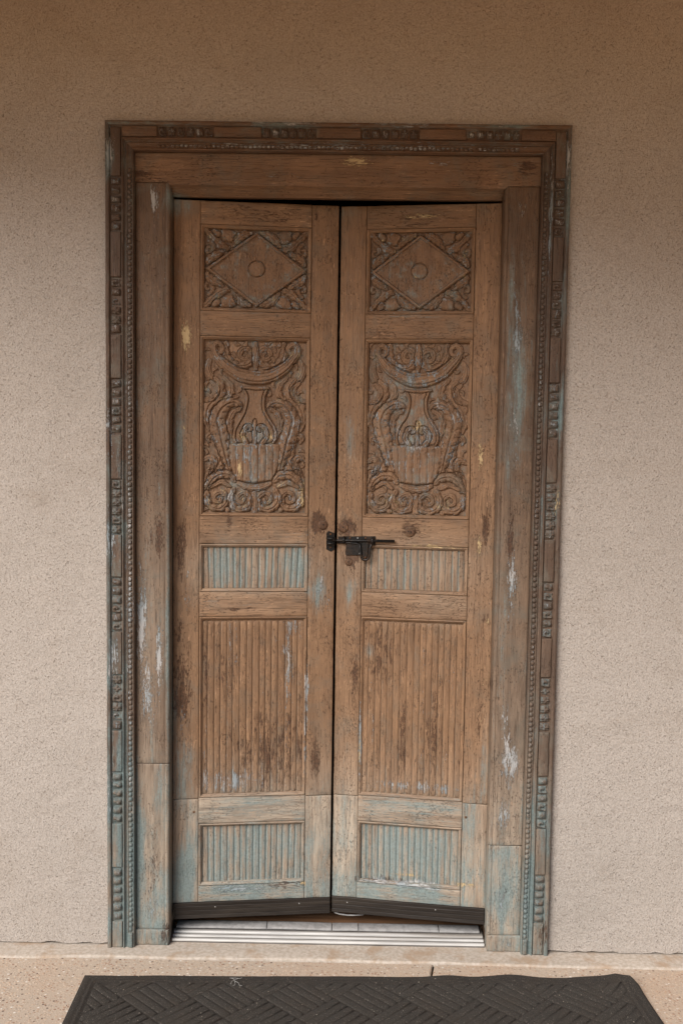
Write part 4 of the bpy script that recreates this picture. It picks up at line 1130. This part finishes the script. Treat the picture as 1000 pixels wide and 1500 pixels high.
# ------------------------------------------------------------------ threshold
th = empty('threshold', 'ridged aluminium threshold with a grey vinyl strip under the double door', 'threshold', (0, 0, 0))
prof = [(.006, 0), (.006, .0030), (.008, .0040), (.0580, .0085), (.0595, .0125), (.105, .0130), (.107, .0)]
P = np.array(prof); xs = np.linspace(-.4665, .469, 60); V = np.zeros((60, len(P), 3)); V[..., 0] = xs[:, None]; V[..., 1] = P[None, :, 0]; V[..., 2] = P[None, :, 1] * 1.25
link('sill_plate', mesh_np('sill_plate', V.reshape(-1, 3), grid_quads(60, len(P), False), False), GROOVE_DARK, th)
for y0, y1, zt in ((.0065, .0185, .0100), (.0265, .0375, .0128), (.0455, .0570, .0160)):
    zb = .0040 + (y0 - .008) * .09
    pr = [(y0, zb), (y0 + .0003, zt - .0018), (y0 + .0018, zt - .0004), ((y0 + y1) / 2, zt + .0003), (y1 - .0018, zt), (y1 - .0003, zt - .0016), (y1, zb + .001)]
    P = np.array(pr); V = np.zeros((60, len(P), 3)); V[..., 0] = xs[:, None]; V[..., 1] = P[None, :, 0]
    V[..., 2] = P[None, :, 1] + (fbm(xs * 5, xs * 0 + y0 * 90, 15) - .5)[:, None] * .0012
    link('ridge', mesh_np('ridge', V.reshape(-1, 3), grid_quads(60, len(P), False), True), ALU, th)
cuts = [-.464, -.187, .012, .093, .338, .462]
for x0, x1 in zip(cuts[:-1], cuts[1:]):
    pr = [(.0600, .0185), (.0605, .0225), (.063, .0245), (.078, .0262), (.090, .0268), (.098, .0255), (.1015, .022), (.1015, .0185)]
    xs = axis(x0 + .0008, x1 - .0008, .02, .002)
    P = np.array(pr); V = np.zeros((len(xs), len(P), 3)); V[..., 0] = xs[:, None]; V[..., 1] = P[None, :, 0]; V[..., 2] = P[None, :, 1] + (fbm(xs * 7, xs * 0, 6) - .5)[:, None] * .003
    V[0, :, 2] -= .003; V[-1, :, 2] -= .003
    link('vinyl_strip', mesh_np('vinyl_strip', V.reshape(-1, 3), grid_quads(len(xs), len(P), False)), VINYL, th)

# ------------------------------------------------------------------ doormat
MROT = rad(1.3)
doormat = empty('doormat', 'dark charcoal doormat with diagonal basketweave ribs and one curled corner', 'doormat', (-.679, -.186, FZ), 0)
MW, MD = 1.545, .68
def mat_warp(u, v):
    """u along the far edge from the left corner, v towards the viewer; local metres"""
    x = u + v * .012; y = -v + u * math.tan(MROT) * 1.15
    zz = np.zeros_like(u)
    k = np.clip((u - 1.45) / .095, 0, 1) * np.clip(1 - v / .45, 0, 1)
    x = x + np.clip((u - 1.3) / .245, 0, 1) * np.clip(v / .35, 0, 1) * .032
    c = np.clip((u - 1.36) / .18, 0, 1) * np.exp(-(v / .06) ** 2)
    zz = zz + .013 * c + .010 * k * k
    zz = zz + .006 * np.exp(-((u - 1.02) / .05) ** 2 - (v / .05) ** 2) + .005 * np.exp(-((u - 1.20) / .07) ** 2 - (v / .05) ** 2)
    y = y + (fbm(u * 9, v * 0, 3) - .5) * .006 * np.exp(-v / .05) + .006 * np.exp(-((u - 1.2) / .06) ** 2 - (v / .06) ** 2)
    # the worn corner is cut back
    return x, y, zz
nu, nv = 340, 150
u = np.linspace(0, MW, nu); v = np.linspace(0, MD, nv)
U_, V_ = np.meshgrid(u, v, indexing='ij')
ed = np.minimum(np.minimum(U_, MW - U_), np.minimum(V_, MD - V_))
h = np.where(ed < .010, .0035 + .30 * ed, .0065)
h = np.where((ed > .020) & (ed < .026), .0045, h)
h = np.where((ed > .026) & (ed < .034), .0070, h)
h = np.where(ed > .036, .0040, h)
x, y, zz = mat_warp(U_, V_)
cut = np.clip((U_ - 1.50) / .045, 0, 1) * np.clip(1 - V_ / .06, 0, 1)
y = y - cut * .03; x = x - cut * .012
Vm = np.stack([x, y, zz + h], -1)
idx = np.arange(nu * nv).reshape(nu, nv)
Vf = Vm.reshape(-1, 3)
ring = np.concatenate([idx[:-1, 0], idx[-1, :-1], idx[1:, -1][::-1], idx[0, 1:][::-1]])
bk = Vf[ring].copy(); bk[:, 2] = bk[:, 2] - .0048
m = len(ring); k = np.arange(m); base = len(Vf)
Qm = np.concatenate([grid_quads(nu, nv, True), np.stack([ring[k], ring[(k + 1) % m], base + (k + 1) % m, base + k], -1)])
link('mat_base', mesh_np('mat_base', np.concatenate([Vf, bk]), Qm), MAT_BASE, doormat)
# raised ribs: blocks of five, turned by a quarter from block to block
CELL, NR = .136, 5
def clip_rect(poly, a, b_, c, d):
    def cut(P, f):
        out = []
        for i in range(len(P)):
            p, q = P[i], P[(i + 1) % len(P)]; fp, fq = f(p), f(q)
            if fp >= 0: out.append(p)
            if fp * fq < 0:
                t = fp / (fp - fq); out.append((p[0] + (q[0] - p[0]) * t, p[1] + (q[1] - p[1]) * t))
        return out
    for f in (lambda p: p[0] - a, lambda p: b_ - p[0], lambda p: p[1] - c, lambda p: d - p[1]):
        if len(poly) < 3: return []
        poly = cut(poly, f)
    return poly
def inset(poly, t):
    n = len(poly); cxx = sum(p[0] for p in poly) / n; cyy = sum(p[1] for p in poly) / n
    out = []
    for i in range(n):
        p0, p1, p2 = Vector(poly[i - 1]), Vector(poly[i]), Vector(poly[(i + 1) % n])
        a = (p1 - p0); b_ = (p2 - p1)
        if a.length < 1e-6 or b_.length < 1e-6: out.append(p1); continue
        na = Vector((-a.y, a.x)).normalized(); nb = Vector((-b_.y, b_.x)).normalized()
        bis = na + nb
        if bis.length < .2: out.append(p1 + na * t); continue
        bis.normalize(); out.append(p1 + bis * (t / max(.35, bis.dot(na))))
    return [tuple(o) for o in out]
ribs = 0
R2 = math.sqrt(.5)
for i in range(-2, 14):
    for j in range(-9, 12):
        for r in range(NR):
            g = .0036; lo, hi = (r + 0) * CELL / NR + g / 2, (r + 1) * CELL / NR - g / 2
            e0, e1 = .002, CELL - .002
            q = [(e0, lo), (e1, lo), (e1, hi), (e0, hi)] if (i + j) % 2 else [(lo, e0), (hi, e0), (hi, e1), (lo, e1)]
            pq = [((i * CELL + a), (j * CELL + b_)) for a, b_ in q]
            uv = [((p + s_) * R2 + .03, (p - s_) * R2 + .02) for p, s_ in pq]
            uv = clip_rect(uv, .040, MW - .040, .040, MD - .040)
            if len(uv) < 3: continue
            area = .5 * sum(uv[k][0] * uv[(k + 1) % len(uv)][1] - uv[(k + 1) % len(uv)][0] * uv[k][1] for k in range(len(uv)))
            if abs(area) < 2.5e-4: continue
            if area < 0: uv = uv[::-1]
            # finer points along the edges so that ribs follow the bends of the mat
            n = len(uv)
            loops = [(uv, .0030), (inset(uv, .0012), .0058), (inset(uv, .0035), .0068), (inset(uv, .0065), .0071)]
            VV = []; FF = []
            for L, hz in loops:
                for (a, b_) in L:
                    xx, yy, z2 = mat_warp(np.array(a), np.array(b_)); VV.append((float(xx), float(yy), float(z2) + hz))
            for l in range(3):
                for k in range(n):
                    k2 = (k + 1) % n; FF.append((l * n + k, l * n + k2, (l + 1) * n + k2, (l + 1) * n + k)[::-1])
            FF.append(tuple(3 * n + k for k in range(n))[::-1])
            me = mesh_from('rib', VV, FF, True)
            link('rib', me, MAT_RIB, doormat); ribs += 1
print('ribs', ribs)

gv, gf = [], []
rg = np.random.RandomState(8)
for _ in range(260):
    a, c = rg.uniform(.02, MW - .03), rg.uniform(.01, MD - .02); r_ = rg.uniform(.0004, .0016)
    xx, yy, z2 = mat_warp(np.array(a), np.array(c)); n0 = len(gv)
    for k in range(4):
        an = k * 1.57 + rg.rand(); gv.append((float(xx) + r_ * math.cos(an) * rg.uniform(.6, 1.4), float(yy) + r_ * math.sin(an) * rg.uniform(.6, 1.4), float(z2) + .0072))
    gv.append((float(xx), float(yy), float(z2) + .0074 + r_))
    gf += [(n0 + k, n0 + (k + 1) % 4, n0 + 4) for k in range(4)]
GRIT = plain('pale_grit', (.30, .24, .18), (.46, .40, .33), 300, .9, .0002)
gr = link('grit', mesh_from('grit', gv, gf), GRIT); gr.location = (-.679, -.186, FZ); gr['kind'] = 'stuff'
gr['label'] = 'pale specks of grit scattered over the dark doormat'
# a scrap of white thread lying on the mat
thr = empty('thread', 'small tangled scrap of white thread lying on the doormat', 'thread', (-.252, -.212, FZ + .0095))
rng = np.random.RandomState(3)
for pts in ([(-.012, .012), (-.004, .004), (.000, -.008), (.002, -.022), (-.003, -.030)], [(-.016, .010), (-.002, .013), (.010, .010), (.018, .016)], [(.000, -.004), (.010, -.012), (.014, -.024), (.022, -.028)], [(-.010, -.020), (-.008, -.006), (.004, .006), (.006, .014)]):
    P = [(a, b_, .0012 + .0016 * rng.rand()) for a, b_ in pts]
    C_ = catmull(P, 6)
    link('strand', tube_mesh('strand', [tuple(p) for p in C_], .00042, 5), THREAD, thr)
# flip check is left to the renderer: materials are two-sided
